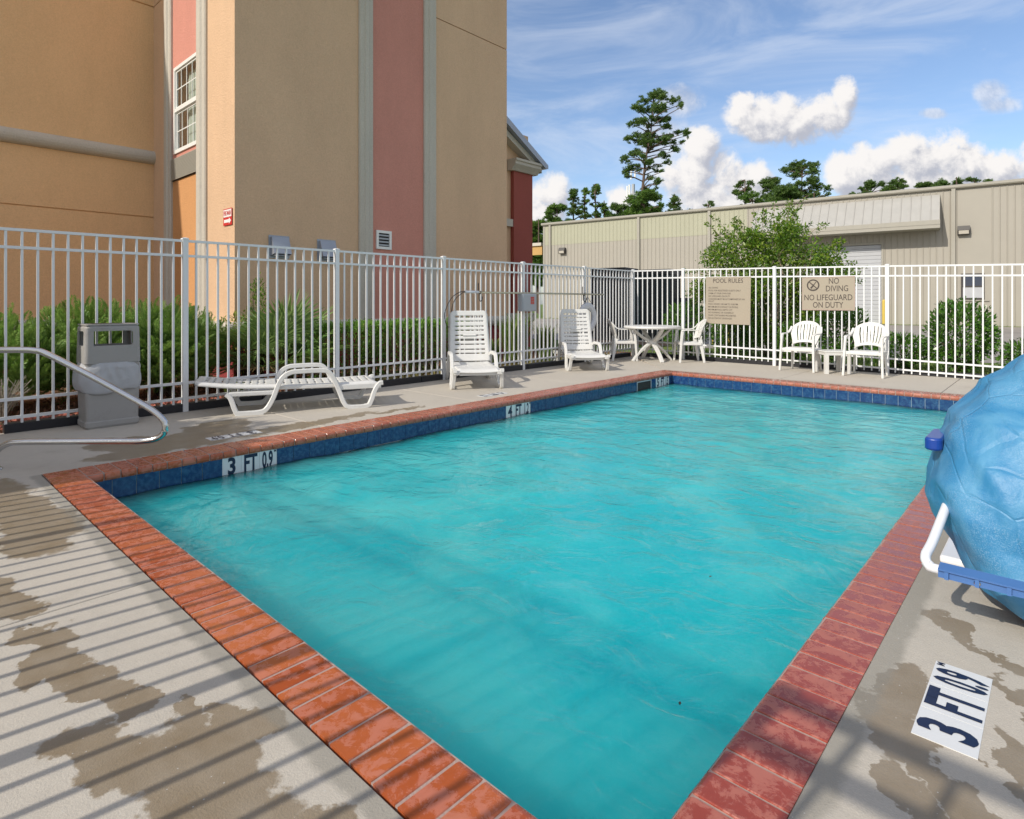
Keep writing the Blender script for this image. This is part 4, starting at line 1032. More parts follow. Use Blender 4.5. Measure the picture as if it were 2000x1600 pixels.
# flat lounger: near side feet line (-6.6,2.69)..(-5.88,3.91); head to the left
def put(loc_foot, dirv): return (loc_foot[0], loc_foot[1], 0), math.atan2(dirv[1], dirv[0])-math.pi/2
lo, rz = put((-6.13, 4.24), (-.42, -.907)); make_lounger(5, 'white plastic lounger folded flat, side-on nearest the trash can', lo, rz, 1.12)
lo, rz = put((-5.90, 5.75), (-.80, .60)); l2 = make_lounger(75, 'white plastic lounger with raised back, facing the pool at the four foot mark', lo, rz)
lo, rz = put((-6.06, 8.62), (-.76, .65)); l3 = copy_tree(l2); l3.location = lo; l3.rotation_euler = (0, 0, rz); l3['label'] = 'white plastic lounger with raised back, below the grey life ring'

# ------------------------------------------------------------------ monobloc armchairs
def make_chair(label, loc, rz):
    t_ = thing('plastic_armchair', loc, label, 'chair', 'white plastic armchairs at the far end of the pool', rz)
    SH = .41
    def seat_pos(u, v):
        x = (u-.5)*.44*(1+.06*(1-v)); y = -.22+v*.42
        z = SH+.01-.022*math.sin(math.pi*u)*math.sin(math.pi*v)-.015*v
        if v < .12: z -= .05*((.12-v)/.12)**1.5; y += .006
        e = abs(u-.5)*2
        if e > .9: z -= .03*(e-.9)/.1
        return (x, y, z)
    solid(sheet(24, 22, seat_pos).obj('seat', M['white'], t_, smooth=True), .009)
    Z0, Z1 = .46, .875
    def back_pos(u, v):
        # fan shell: bottom narrow, top arch
        x = (u-.5)*2; s_ = v
        hw_ = .195+.075*math.sin(min(1, s_*1.15)*math.pi/2)
        top = Z1-.20*(1-math.sqrt(max(0, 1-(abs(x)**2.3)*.995)))
        bot = Z0+.035*(1-x*x)
        z = bot+(top-bot)*s_
        xx = x*(.185+(.262-.185)*min(1, (z-Z0)/.22)**.8)
        y = .195+(z-.44)*.33-.055*(x*x)*1.1
        return (xx, y, z)
    def back_keep(u, v):
        x = (u-.5)*2
        if not .12 < v < .86: return True
        if abs(x) > .80: return True
        r = (x+.80)/1.6*8
        return abs(r-round(r)) > .155 or round(r) in (0, 8)
    o = sheet(96, 26, back_pos, back_keep).obj('backrest', M['white'], t_, smooth=True); solid(o, .010)
    bar = lambda w1, w2, th, n_: (lambda i: [(-(w1+(w2-w1)*i/n_)/2, -th/2), ((w1+(w2-w1)*i/n_)/2, -th/2), ((w1+(w2-w1)*i/n_)/2, th/2), (-(w1+(w2-w1)*i/n_)/2, th/2)])
    for sx in (-1, 1):
        lp = smooth_path([(sx*.262, -.185, .645), (sx*.268, -.205, .50), (sx*.275, -.225, .25), (sx*.285, -.24, 0)], 4); n_ = len(lp)-1
        o = MB().sweep(lp, bar(.058, .040, .036, n_), side=(0, 1, 0)).obj('leg', M['white'], t_, bevel=.008)
        lp = smooth_path([(sx*.205, .175, .46), (sx*.225, .20, .30), (sx*.245, .25, 0)], 5); n_ = len(lp)-1
        o = MB().sweep(lp, bar(.085, .042, .030, n_), side=(0, 1, 0)).obj('leg', M['white'], t_, bevel=.007)
        ap = smooth_path([(sx*.264, -.20, .635), (sx*.272, -.12, .655), (sx*.280, .02, .655), (sx*.278, .13, .665), (sx*.262, .205, .715), (sx*.252, .245, .775)], 5); n_ = len(ap)-1
        MB().sweep(ap, bar(.052, .035, .020, n_), side=(1, 0, 0)).obj('armrest', M['white'], t_, bevel=.006)
        MB().box(min(sx*.20, sx*.262), max(sx*.20, sx*.262), -.215, .19, SH-.055, SH-.005).obj('side_apron', M['white'], t_, bevel=.006)
        MB().sweep([(sx*.19, .185, .46), (sx*.195, .20, .54)], [(-.012, -.03), (.012, -.03), (.012, .03), (-.012, .03)], side=(0, 1, 0)).obj('back_bracket', M['white'], t_)
    MB().box(-.21, .21, -.222, -.198, SH-.055, SH-.01).obj('front_apron', M['white'], t_, bevel=.006)
    return t_
def face(v): return math.atan2(v[1], v[0])+math.pi/2       # local -y is the front
ch = make_chair('white fan-back armchair left of the small square table', (-3.42, 11.33, 0), face((-.04, -1)))
for lab, loc, fv in (('white fan-back armchair right of the small square table', (-2.38, 11.22, 0), (-.02, -1)),
                     ('white fan-back armchair on the left side of the round table', (-6.84, 10.93, 0), (.7365, .60)),
                     ('white fan-back armchair on the right side of the round table', (-5.63, 11.48, 0), (-.76, -.62))):
    c = copy_tree(ch); c.location = loc; c.rotation_euler = (0, 0, face(fv)); c['label'] = lab
# round table
rt = thing('round_table', (-6.30, 11.17, 0), 'round white plastic table with curved crossing legs in the far left corner', 'table')
MB().lathe([(.50, .675), (.555, .672), (.575, .68), (.582, .70), (.575, .722), (.555, .728), (.02, .726)], k=48).obj('tabletop', M['white'], rt, smooth=False)
for i in range(4):
    a = R(45*1+90*i+12); ca, sa = math.cos(a), math.sin(a)
    prof = smooth_path([(.44, .672), (.36, .60), (.22, .49), (.09, .41), (.075, .36), (.15, .30), (.30, .17), (.44, 0)], 5); n_ = len(prof)-1
    MB().sweep([(p.x*ca, p.x*sa, p.y) for p in [Vector((q[0], q[1])) for q in [(v.x, v.y) for v in [Vector((w_[0], w_[1])) for w_ in prof]]]],
               lambda i_: [(-.04, -.018-.012*math.sin(math.pi*i_/n_)), (.04, -.018-.012*math.sin(math.pi*i_/n_)), (.04, .018), (-.04, .018)], side=(-sa, ca, 0)).obj('leg', M['white'], rt, bevel=.006)
MB().lathe([(.085, .34), (.10, .36), (.10, .42), (.085, .44)], k=20).obj('hub', M['white'], rt)
# small square table
stt = thing('side_table', (-2.92, 11.35, 0), 'small square white plastic table between the two fan-back armchairs', 'table', rz=R(38))
MB().box(-.22, .22, -.22, .22, .36, .385).obj('tabletop', M['white'], stt, bevel=.008)
MB().box(-.21, .21, -.21, -.19, .315, .36).box(-.21, .21, .19, .21, .315, .36).box(-.21, -.19, -.19, .19, .315, .36).box(.19, .21, -.19, .19, .315, .36).obj('apron', M['white'], stt)
for sx in (-1, 1):
    for sy in (-1, 1):
        MB().prism([(sx*.212, sy*.212), (sx*.152, sy*.212), (sx*.152, sy*.19), (sx*.19, sy*.19), (sx*.19, sy*.152), (sx*.212, sy*.152)], 'z', 0, .36).obj('leg', M['white'], stt)

# ------------------------------------------------------------------ safety gear on the left fence
pl = thing('rescue_pole', (-7.09, 8.6, 1.38), 'long tan rescue pole with dark loop hanging level along the left fence', 'pole')
MB().tube([(0, -1.85, -.005), (0, 1.95, 0)], .016, 10).obj('shaft', M['poletan'], pl, smooth=True)
MB().tube([(0, -2.0, .0), (0, -1.7, .0)], .022, 10).obj('grip', M['liftwhite'], pl, smooth=True)
lp = smooth_path([(0, -1.98, 0), (.03, -2.15, -.01), (.05, -2.35, -.12), (.05, -2.47, -.33), (.03, -2.43, -.50), (.0, -2.33, -.56), (-.02, -2.26, -.48), (-.02, -2.27, -.30), (-.01, -2.20, -.12), (0, -2.02, 0)], 6)
MB().tube(lp, .006, 6).obj('loop', M['cable'], pl, smooth=True)
for yy, lab in ((6.96, 'black double hook holding the loop end of the rescue pole'), (9.89, 'black double hook holding the far end of the rescue pole and life ring')):
    hk = MB().tube(smooth_path([(0, -.02, .13), (0, -.02, -.02), (.03, -.02, -.05), (.055, -.02, -.03), (.055, -.02, .0)], 4), .008, 6).tube(smooth_path([(0, .0, .0), (0, .0, -.13), (.03, .0, -.17), (.065, .0, -.15), (.07, .0, -.09)], 4), .008, 6)
    tag(hk.obj('fence_hook', M['cable']), lab, 'hook', 'hooks on the left fence').location = (-7.13, yy, 1.40)
rg = thing('life_ring', (-7.07, 9.95, .90), 'grey life ring hanging from a hook behind the third lounger', 'life ring')
k = 40; MB().sweep([(0, .24*math.cos(2*math.pi*i/k), .24*math.sin(2*math.pi*i/k)) for i in range(k)], [(.04*math.cos(a), .075*math.sin(a)) for a in [2*math.pi*j/10 for j in range(10)]], side=(1, 0, 0), closed=True).obj('ring', M['ring'], rg, smooth=True)
MB().tube([(.02, -.12, .29), (.02, -.06, .37), (.02, -.03, .42)], .005, 6).tube([(.02, .12, .29), (.02, .0, .40), (.02, -.03, .42)], .005, 6).obj('rope', M['cable'], rg)
pb = thing('phone_box', (-7.09, 8.12, 1.21), 'grey emergency box with small red label mounted on the left fence', 'box')
MB().box(-.05, .06, -.20, .20, -.16, .155).obj('cabinet', M['grey'], pb, bevel=.012)
MB().box(.062, .070, -.18, .18, -.14, .135).obj('door', M['grey'], pb, bevel=.003)
MB().box(.0705, .072, .02, .115, -.03, .10).obj('label_plate', M['signred'], pb)
mb = MB()
for i in range(4): mb.box(.0722, .0728, .032, .103-.012*(i % 2), .07-.028*i, .08-.028*i)
mb.obj('label_print', M['beige'], pb)

# ------------------------------------------------------------------ covered pool lift
pf = thing('pool_lift', (-.1, 3.3, 0), 'white tubed pool lift with blue footrest under the tarp', 'pool lift')
def pw(name, mb, m, **kw): return mb.obj(name, m, pf, world=True, **kw)
pw('base_plate', MB().box(-.42, .10, 3.38, 3.75, .0, .035), M['liftwhite'], bevel=.01)
pw('mast', MB().tube([(-.12, 3.58, .03), (-.12, 3.58, .62)], .05, 14).tube([(-.12, 3.58, .62), (.30, 3.40, 1.05)], .045, 14), M['liftwhite'], smooth=True)
pw('foot_frame', MB().tube(smooth_path([(-.335, 3.15, .42), (-.345, 3.0, .385), (-.362, 2.75, .30), (-.372, 2.66, .268), (-.355, 2.630, .248), (-.30, 2.622, .243), (.3, 2.615, .243), (.36, 2.65, .25), (.37, 3.1, .42)], 6), .0165, 14), M['liftwhite'], smooth=True)
ft = pw('footrest', MB().prism([(2.585, .230), (2.60, .227), (2.60, .254), (2.64, .257), (2.64, .266), (2.575, .262), (2.575, .257), (2.585, .254)], 'x', -.325, .34), M['bluebar'])
for i in range(8):
    x = -.30+i*.085; MB().box(x-.006, x+.006, 2.575, 2.586, .230, .258).obj('rib', M['bluebar'], ft, world=True)
for i in range(4):
    x = -.215+i*.17; MB().lathe([(.002, 0), (.010, 0), (.010, .003), (.006, .007), (.001, .008)], k=12).add([], []).obj('bolt', M['steel'], ft)
    o = ft.children[-1] if ft.children else None
for i, o in enumerate([c for c in ft.children if c.name.startswith('bolt')]):
    o.rotation_euler = (R(90), 0, 0); o.location = (-.215+i*.17+.1-0, 2.5845-3.3, .243)
arm = loft([[(a*.75, b_, z) for a, b_ in rrect(.045, .11, .03)] for z in (0, .01)])
pw('armrest', loft([[(-.405+a*.9, 3.20+b_, .575+z) for a, b_ in rrect(.035-q, .13-q, .028-q)] for z, q in ((0, .006), (.008, 0), (.045, 0), (.053, .006))]), M['blue_plastic'], bevel=.002)
pw('seat', MB().box(-.22, .26, 2.95, 3.4, .36, .42).box(-.16, .30, 3.36, 3.42, .42, .80), M['blue_plastic'], bevel=.02)
# tarp: z, xmin, xmax, ymin, ymax
TR = [(.035, -.17, .40, 2.86, 3.40), (.06, -.22, .46, 2.80, 3.55), (.12, -.29, .56, 2.80, 3.66), (.20, -.345, .66, 2.82, 3.72), (.28, -.425, .72, 2.84, 3.76), (.36, -.462, .76, 2.84, 3.78), (.45, -.46, .78, 2.85, 3.78), (.55, -.435, .78, 2.88, 3.78),
      (.65, -.405, .76, 2.94, 3.76), (.72, -.385, .74, 2.98, 3.74), (.80, -.31, .72, 3.08, 3.72), (.87, -.245, .70, 3.16, 3.70), (.93, -.17, .68, 3.22, 3.68), (1.0, -.08, .66, 3.28, 3.66), (1.10, .02, .62, 3.32, 3.62), (1.22, .12, .54, 3.36, 3.58), (1.30, .22, .42, 3.40, 3.52)]
def tarp_pos(u, v):
    i = v*(len(TR)-1); k = min(int(i), len(TR)-2); f = i-k
    z, x0, x1, y0, y1 = [a+(b_-a)*f for a, b_ in zip(TR[k], TR[k+1])]
    a = 2*math.pi*u; n_ = 3.1; ca, sa = math.cos(a), math.sin(a); r = (abs(ca)**n_+abs(sa)**n_)**(-1/n_)
    cx, cy, hx_, hy_ = (x0+x1)/2, (y0+y1)/2, (x1-x0)/2, (y1-y0)/2
    x, y = cx+hx_*ca*r, cy+hy_*sa*r
    dd = mnoise.noise((x*2.6, y*2.6, z*1.0))*.030
    q1 = x*1.4+y*.8+z*.55+.25*mnoise.noise((x*3, y*3, z*2)); q2 = x*.7-y*1.1+z*1.3+.2*mnoise.noise((x*3+7, y*3, z*2))
    dd += .016*(abs((q1*2.9) % 1-.5)*2)**1.5+.004*(abs((q2*4.1) % 1-.5)*2)**2-.012
    dd += mnoise.noise((x*14, y*14, z*5))*.003+abs(mnoise.noise((x*8, y*8, z*2.5)))*-.010
    dd += .014*math.sin(9*a+4*z+3*mnoise.noise((x*2, y*2, z)))*(1-v)**.5
    fold = abs(((x*1.2+z*.9+mnoise.noise((x*2, y*2, z*2))*.35)*2.3) % 1-.5)
    dd -= .008*max(0, 1-fold*7)
    return (x+ca*dd, y+sa*dd, z+.03*math.sin(2*a+1)*(1-v)**3)
tp = sheet(190, 130, tarp_pos, wrap=True)
tpt = thing('tarp_cover', (.15, 3.3, 0), 'crumpled bright blue tarp draped over the pool lift', 'tarp')
o = tp.obj('sheet', M['tarp'], tpt, smooth=True, world=True); solid(o, .003, -1)
N_ = 190
cap = MB(); cap.add([tarp_pos(i/40, 1) for i in range(40)], [tuple(range(40))]); cap.obj('sheet_top', M['tarp'], tpt, world=True)

# small dark leaves: one on the deck, a few floating on the water
for x, y, z, a, lb in ((-2.83, .43, .002, .4, 'small dark fallen leaf on the striped deck at the lower left'), (-1.32, 2.93, -.192, 1.2, 'tiny dark leaf floating near the middle of the pool'),
                       (-.98, 1.93, -.192, 2.0, 'tiny dark leaf floating near the right side of the pool')):
    lf = MB().add([(-.010, 0, 0), (0, -.005, .002), (.011, 0, .001), (0, .005, .002)], [(0, 1, 2, 3)]).obj('fallen_leaf', M['twig'])
    solid(lf, .0008); lf.location = (x, y, z); lf.rotation_euler = (0, 0, a); tag(lf, lb, 'leaf')

# ------------------------------------------------------------------ vegetation
def rnd(n, a, b_): return rng.uniform(a, b_, n)
def blob_points(n, c, r, shell=.55):
    d = rng.normal(0, 1, (n, 3)); d /= np.linalg.norm(d, axis=1)[:, None]
    q = rng.uniform(shell**3, 1, n)**(1/3)
    lump = np.array([1+.22*mnoise.noise(Vector(v)*2.3+Vector(c)) for v in d])
    return np.array(c)+d*np.array(r)*(q*lump)[:, None], d
def twigs(name, base, tips, parent, m, r=.006, k=4):
    mb = MB()
    for t_ in tips:
        b_ = Vector(base)+Vector((random.uniform(-.08, .08), random.uniform(-.08, .08), 0)); t_ = Vector(t_)
        mid = b_.lerp(t_, .5)+Vector((random.uniform(-.06, .06), random.uniform(-.06, .06), random.uniform(0, .08)))
        mb.tube([b_, mid, t_], lambda i: r*(1.6-.5*i), k)
    return mb.obj(name, m, parent)
# juniper sprays
def spray_variant(seed):
    rs = np.random.default_rng(seed); V = []; Fq = []
    for i in range(32):
        t_ = .08+.92*i/32; wd = .26*math.sin(math.pi*min(1, t_*1.0))**.7*(1-.45*t_)+.03
        for s_ in (-1, 1):
            b0 = np.array([0, t_, .10*t_*t_]); d = np.array([s_*wd*rs.uniform(.7, 1.1), wd*1.0, rs.uniform(-.03, .10)])
            sd = np.array([.0, .014, .016]); k = len(V)
            V += [b0, b0+d*.55+sd, b0+d, b0+d*.55-sd*np.array([1, 1, -.4])]; Fq.append((k, k+1, k+2, k+3))
            if i % 2 == 0:
                b1 = b0+d*.5; d2 = np.array([s_*wd*.25, wd*.8, rs.uniform(0, .12)]); k = len(V)
                V += [b1, b1+d2*.5+np.array([.02, 0, .01]), b1+d2, b1+d2*.5-np.array([.02, 0, 0])]; Fq.append((k, k+1, k+2, k+3))
    return np.array(V), np.array(Fq)
SPR = [spray_variant(s_) for s_ in range(3)]
def juniper(c, r, n, label):
    root = thing('juniper_shrub', (c[0], c[1], 0), label, 'shrub', 'feathery junipers behind the left fence')
    Vs = []; Fs = []; off = 0
    for q in range(3):
        m_ = n//3; P, D = blob_points(m_, (0, 0, r[2]*.42), (r[0]*.82, r[1]*.82, r[2]*.50), .35)
        keep = P[:, 2] > .16; P, D = P[keep], D[keep]
        D = D*np.array([1, 1, .6])+np.array([.15, .0, .55])+rng.normal(0, .28, P.shape)
        V, F_ = scatter(*SPR[q], P, frames(D, rng.normal(0, .7, len(P))), rng.uniform(.15, .30, len(P)))
        Vs.append(V); Fs.append(F_+off); off += len(V)
    np_mesh('foliage', np.vstack(Vs), np.vstack(Fs), M['juniper'], root)
    P, D = blob_points(26, (0, 0, r[2]*.45), (r[0]*.7, r[1]*.7, r[2]*.42), .6)
    twigs('stem', (0, 0, 0), [p for p in P if p[2] > .1], root, M['twig'], .010)
for c, r, n, lb in (((-8.9, -.2), (.85, .85, 0.98), 520, 'feathery green juniper at the far left edge behind the fence'),
                    ((-8.75, .95), (.80, .80, 1.01), 640, 'feathery green juniper left of the trash can'),
                    ((-8.85, 1.95), (.75, .80, 1.13), 640, 'tallest feathery green juniper behind the trash can'),
                    ((-8.6, 2.68), (.58, .60, 1.13), 560, 'feathery green juniper just right of the trash can'),
                    ((-9.15, 3.35), (.32, .32, .95), 180, 'small juniper beside the palmetto at the hotel corner')):
    juniper(c, r, int(n*1.9), lb)
def shrub(name, c, r, n, leaf, m, label, group=None, cat='shrub', boxy=False, stems=22, lbase=LEAF):
    root = thing(name, (c[0], c[1], 0), label, cat, group)
    if boxy:
        P = rng.uniform(-1, 1, (n, 3)); ax_ = rng.integers(0, 3, n); inner = rng.random(n) < .35
        D = P.copy()
        for i in range(n):
            if not inner[i]: P[i, ax_[i]] = math.copysign(rng.uniform(.80, 1.03), P[i, ax_[i]])
            if not inner[i] and P[i, 2] < 0 and ax_[i] == 2: P[i, 2] = abs(P[i, 2])
        P = P*np.array([r[0], r[1], r[2]/2])+np.array([0, 0, r[2]/2]); P[:, 2] = np.maximum(P[:, 2], .05)
        P += rng.normal(0, .02, P.shape)
        P[:, 2] += np.array([.05*mnoise.noise((p[0]*2, p[1]*3, 0)) for p in P])
        P = P[(P[:, 2] > r[2]*.28) | (rng.random(len(P)) < .35)]; D = P-np.array([0, 0, r[2]/2])
    else:
        P, D = blob_points(n, (0, 0, r[2]*.55), (r[0], r[1], r[2]*.48), .5); k_ = P[:, 2] > .04; P, D = P[k_], D[k_]
    D = D/(np.linalg.norm(D, axis=1)[:, None]+1e-6)+np.array([0, 0, .45])
    leaves('foliage', P, D, leaf, m, root, .6, lbase)
    Q = P[rng.integers(0, len(P), stems*(3 if boxy else 1))]
    if boxy:
        mb = MB()
        for q in Q: b_ = Vector((q[0]*.95, q[1], 0)); mb.tube([b_, Vector((q[0]+.03, q[1]+random.uniform(-.1, .1), q[2]*.5)), Vector(q)], .006, 4)
        mb.obj('stem', M['twig'], root)
    else: twigs('stem', (0, 0, 0), list(Q), root, M['twig'], .008)
    return root
for i, (y, w_) in enumerate(((5.15, .62), (6.25, .58), (7.15, .42))):
    shrub('boxwood_hedge', (-8.35, y), (.40, w_, .86), int(9500*w_), .055, M['box'], 'clipped boxwood hedge %s' % ['just right of the palmetto', 'in the middle of the bed behind the fence', 'behind the upright second lounger'][i], 'clipped hedge by the hotel', 'hedge', True)
shrub('golden_shrub', (-9.15, 3.95), (.35, .45, 1.05), 1500, .05, M['yellowgreen'], 'yellow-green bush behind the palmetto against the hotel corner')
shrub('golden_shrub', (-9.05, 4.6), (.33, .35, 1.12), 1300, .05, M['yellowgreen'], 'yellow-green bush right behind the palmetto crown')
# tall weed
wd_ = shrub('tall_weed', (-9.1, 4.15), (.16, .16, 1.55), 1100, .05, M['myrtle'], 'tall leafy weed rising above the palmetto against the wall', cat='weed')
# palmetto
pm = thing('palmetto', (-8.3, 4.15, 0), 'wide saw palmetto with fan fronds behind the fence, left of the hedge', 'palm')
def frond_mesh(seed, m):
    rs = random.Random(seed); mb = MB(); n = 24
    for i in range(n):
        a = R(-105+210*i/(n-1)); ln_ = .60*(1-.25*abs(a)/2)*rs.uniform(.9, 1.08); d = Vector((math.sin(a), math.cos(a), 0)); s_ = Vector((d.y, -d.x, 0))
        w_ = .022; z = .10*(1-math.cos(a))+.02*(i % 2)
        b_ = Vector((0, .0, 0))+d*.04; mid = b_+d*ln_*.55+Vector((0, 0, z*.6+.03)); tip = b_+d*ln_+Vector((0, 0, z*.6-.04+rs.uniform(-.03, .03)))
        mb.add([b_, mid-s_*w_, mid+Vector((0, 0, -.012)), mid+s_*w_, tip], [(0, 1, 2), (0, 2, 3), (1, 4, 2), (2, 4, 3)])
    return mb.mesh('frond', m)
fms = [frond_mesh(i, M['palm']) for i in range(3)]+[frond_mesh(9, M['palmdry'])]
for i in range(26):
    az = i*2.39996; dry = i >= 19; el = R(random.uniform(-18, 8)) if dry else R(16+62*((i % 7)/7)+random.uniform(-5, 5))
    ln_ = random.uniform(.45, .80) if not dry else .40
    d = Vector((math.cos(az)*math.cos(el), math.sin(az)*math.cos(el), math.sin(el)))
    b_ = Vector((0, 0, .18 if not dry else .22)); e = b_+d*ln_
    fo = link('frond', fms[3] if dry else fms[i % 3], pm)
    q = d.to_track_quat('Y', 'Z'); fo.rotation_mode = 'QUATERNION'; fo.rotation_quaternion = q; fo.location = e; fo.scale = (1.0,)*3 if not dry else (.8,)*3
    MB().tube([b_, e], .007, 5).obj('petiole', M['palm'] if not dry else M['palmdry'], pm)
MB().lathe([(.10, 0), (.13, .1), (.11, .22), (.05, .28)], k=10).obj('trunk', M['twig'], pm)
# grass-like clumps and low plants
def tuft(name, c, n, h, spread, m, label, group=None, cat='grass clump', kind=None, area=None, w_=.012):
    if area:
        bx = rnd(n, area[0], area[1]); by = rnd(n, area[2], area[3]); root = None
    else:
        root = None; bx = c[0]+rng.normal(0, .05, n); by = c[1]+rng.normal(0, .05, n)
    az = rnd(n, 0, 6.283); H_ = h*rng.uniform(.5, 1.1, n); sp = spread*H_*rng.uniform(.3, 1.0, n)
    ca, sa = np.cos(az), np.sin(az); sx, sy = -sa*w_, ca*w_; z = np.zeros(n)
    P0 = np.stack([bx-sx, by-sy, z], 1); P1 = np.stack([bx+sx, by+sy, z], 1)
    P2_ = np.stack([bx+ca*sp*.45+sx*.8, by+sa*sp*.45+sy*.8, H_*.7], 1); P3 = np.stack([bx+ca*sp*.45-sx*.8, by+sa*sp*.45-sy*.8, H_*.7], 1)
    P4 = np.stack([bx+ca*sp+sx*.1, by+sa*sp+sy*.1, H_*.92], 1); P5 = np.stack([bx+ca*sp-sx*.1, by+sa*sp-sy*.1, H_*.92], 1)
    V = np.stack([P0, P1, P2_, P3, P4, P5], 1).reshape(-1, 3); k_ = np.arange(n)[:, None]*6
    F_ = np.concatenate([k_+np.array([[0, 1, 2, 3]]), k_+np.array([[3, 2, 4, 5]])])
    loc = (c[0], c[1], 0) if c else (0, 0, 0)
    V = V-np.array(loc)
    o = np_mesh(name, V, F_, m); o.location = loc
    tag(o, label, cat if not kind else None, group, kind); return o
tl_ = ['first', 'second']
for i, (x, y, h, m_, lb) in enumerate(((-8.0, 8.15, .55, 'grassb', 'dark grassy clump under the grey emergency box'), (-8.2, 8.9, .95, 'grassb', 'tall green grassy clump right of the emergency box'), (-8.4, 9.35, 1.05, 'grassb', 'tallest grassy clump behind the long tan pole'),
        (-8.3, 10.1, .8, 'grassb', 'grassy clump behind the third lounger'), (-7.7, 7.6, .35, 'straw', 'straw-coloured clump at the end of the boxwood hedge'), (-7.65, 8.7, .32, 'straw', 'low straw clump at the fence between second and third lounger'),
        (-7.6, 9.3, .30, 'grassb', 'low green clump at the fence left of the third lounger'), (-7.7, 3.2, .22, 'grassb', 'low grass clump at the fence post left of the flat lounger'))):
    tuft('grass_clump', (x, y), 260, h, .55, M[m_], lb, 'grassy clumps along the left fence')
tuft('lawn_grass', None, 9000, .07, .8, M['grassb'], 'short sunlit grass beyond the far fence', kind='stuff', area=(-7.1, 3, 12.0, 14.6), w_=.006)
tuft('dry_grass', None, 3500, .10, .9, M['straw'], 'straw-coloured dry grass in the bed along the left fence', kind='stuff', area=(-8.1, -7.3, 4.2, 11.6), w_=.006)
# mulch chips and red rocks
n = 9000; P = np.stack([rnd(n, -9.4, -7.28), rnd(n, -1.5, 11.5), rnd(n, -.005, .03)], 1)
V, F_ = scatter([(-.5, 0, 0), (.5, 0, 0), (.5, .2, .04), (-.5, .25, .03)], [(0, 1, 2, 3)], P, frames(rng.normal(0, 1, (n, 3))*np.array([1, 1, .25]), rnd(n, 0, 1)), rng.uniform(.025, .07, n))
tag(np_mesh('mulch_chips', V, F_, M['mulchchip']), 'reddish brown mulch chips strewn over the planting bed', kind='stuff')
rk = MB()
for i in range(260):
    x, y = random.uniform(-8.0, -7.35), random.uniform(.2, 3.4); s_ = random.uniform(.02, .055)
    rk.add([(x-s_, y, 0), (x, y-s_*.8, .01), (x+s_, y+.01, 0), (x, y+s_*.9, .01), (x+.2*s_, y, s_*.8)], [(0, 1, 4), (1, 2, 4), (2, 3, 4), (3, 0, 4)])
tag(rk.obj('red_rocks', M['gravel']), 'small red lava rocks between the kerb and junipers', kind='stuff')
# dry bare bush at far left
db = thing('bare_bush', (-7.75, .95, 0), 'small leafless grey bush against the fence at the left edge', 'shrub')
mb = MB()
for i in range(70):
    a = random.uniform(0, 6.28); h = random.uniform(.2, .46); s_ = random.uniform(.05, .24)
    e = Vector((math.cos(a)*s_, math.sin(a)*s_, h)); mb.tube([(0, 0, 0), e*.5+Vector((0, 0, .06)), e], .0035, 4)
    for j in range(3): f_ = e*random.uniform(.5, .95); mb.tube([f_, f_+Vector((random.uniform(-.07, .07), random.uniform(-.07, .07), random.uniform(.02, .09)))], .002, 3)
mb.obj('branches', M['drytwig'], db)
# far side shrubs
for c, r, n, lf, lb in (((-6.3, 12.75), (.58, .45, 1.18), 3600, .075, 'rounded green shrub behind the round table'),
                        ((-5.2, 12.8), (.55, .35, .95), 2600, .075, 'green shrub below and behind the pool rules sign'),
                        ((-3.95, 12.75), (.40, .35, .80), 1700, .075, 'low green shrub below the left end of the NO DIVING sign'),
                        ((-3.15, 12.85), (.50, .40, 1.12), 3000, .08, 'dark green shrub between the two fan-back chairs'),
                        ((-2.15, 12.6), (.50, .35, .62), 2200, .07, 'low green hedge shrub right of the fan-back chairs'),
                        ((-1.27, 12.6), (.50, .42, 1.20), 3300, .085, 'tall leafy green shrub left of the blue tarp'),
                        ((-.25, 12.6), (.55, .35, .62), 2200, .07, 'low green hedge shrub just above the blue tarp'),
                        ((.8, 12.7), (.5, .35, .65), 1500, .07, 'low green hedge shrub at the right edge')):
    shrub('green_shrub', c, r, n, lf, M['laurel'], lb, 'green shrubs beyond the far fence')
# crape myrtle
cm = thing('crape_myrtle', (-4.85, 13.9, 0), 'spreading bright green crape myrtle rising behind the far fence', 'tree')
tr_ = MB(); tips = []
def limb(a, b_, r0, r1, bend=.12, k=6):
    a, b_ = Vector(a), Vector(b_); mid = a.lerp(b_, .5)+Vector((random.uniform(-bend, bend), random.uniform(-bend, bend), bend*.6))
    tr_.tube(smooth_path([a, mid, b_], 3), lambda i: r0+(r1-r0)*i/6, k)
for i in range(6):
    a = i*1.05+.3; b0 = (math.cos(a)*.10, math.sin(a)*.10, 0); k1 = (math.cos(a)*.40, math.sin(a)*.40, 1.1+random.uniform(-.1, .3))
    limb(b0, k1, .035, .026)
    for j in range(4):
        a2 = a+random.uniform(-.9, .9); rr2 = random.uniform(.5, 1.1); z2 = random.uniform(1.5, 2.4)
        k2 = (math.cos(a2)*rr2, math.sin(a2)*rr2*.7, z2); limb(k1, k2, .020, .008, k=5); tips.append(k2)
        for q in range(2):
            e = Vector(k2)+Vector((random.uniform(-.4, .4), random.uniform(-.3, .3), random.uniform(.0, .5))); limb(k2, e, .008, .003, .05, 4); tips.append(tuple(e))
tr_.obj('trunk', M['bark2'], cm)
loc_r = [Vector((math.cos(-.745)*1, 0, 0))]
PP = []; DD = []
ri = RT  # clump centres given along the view's right vector and height
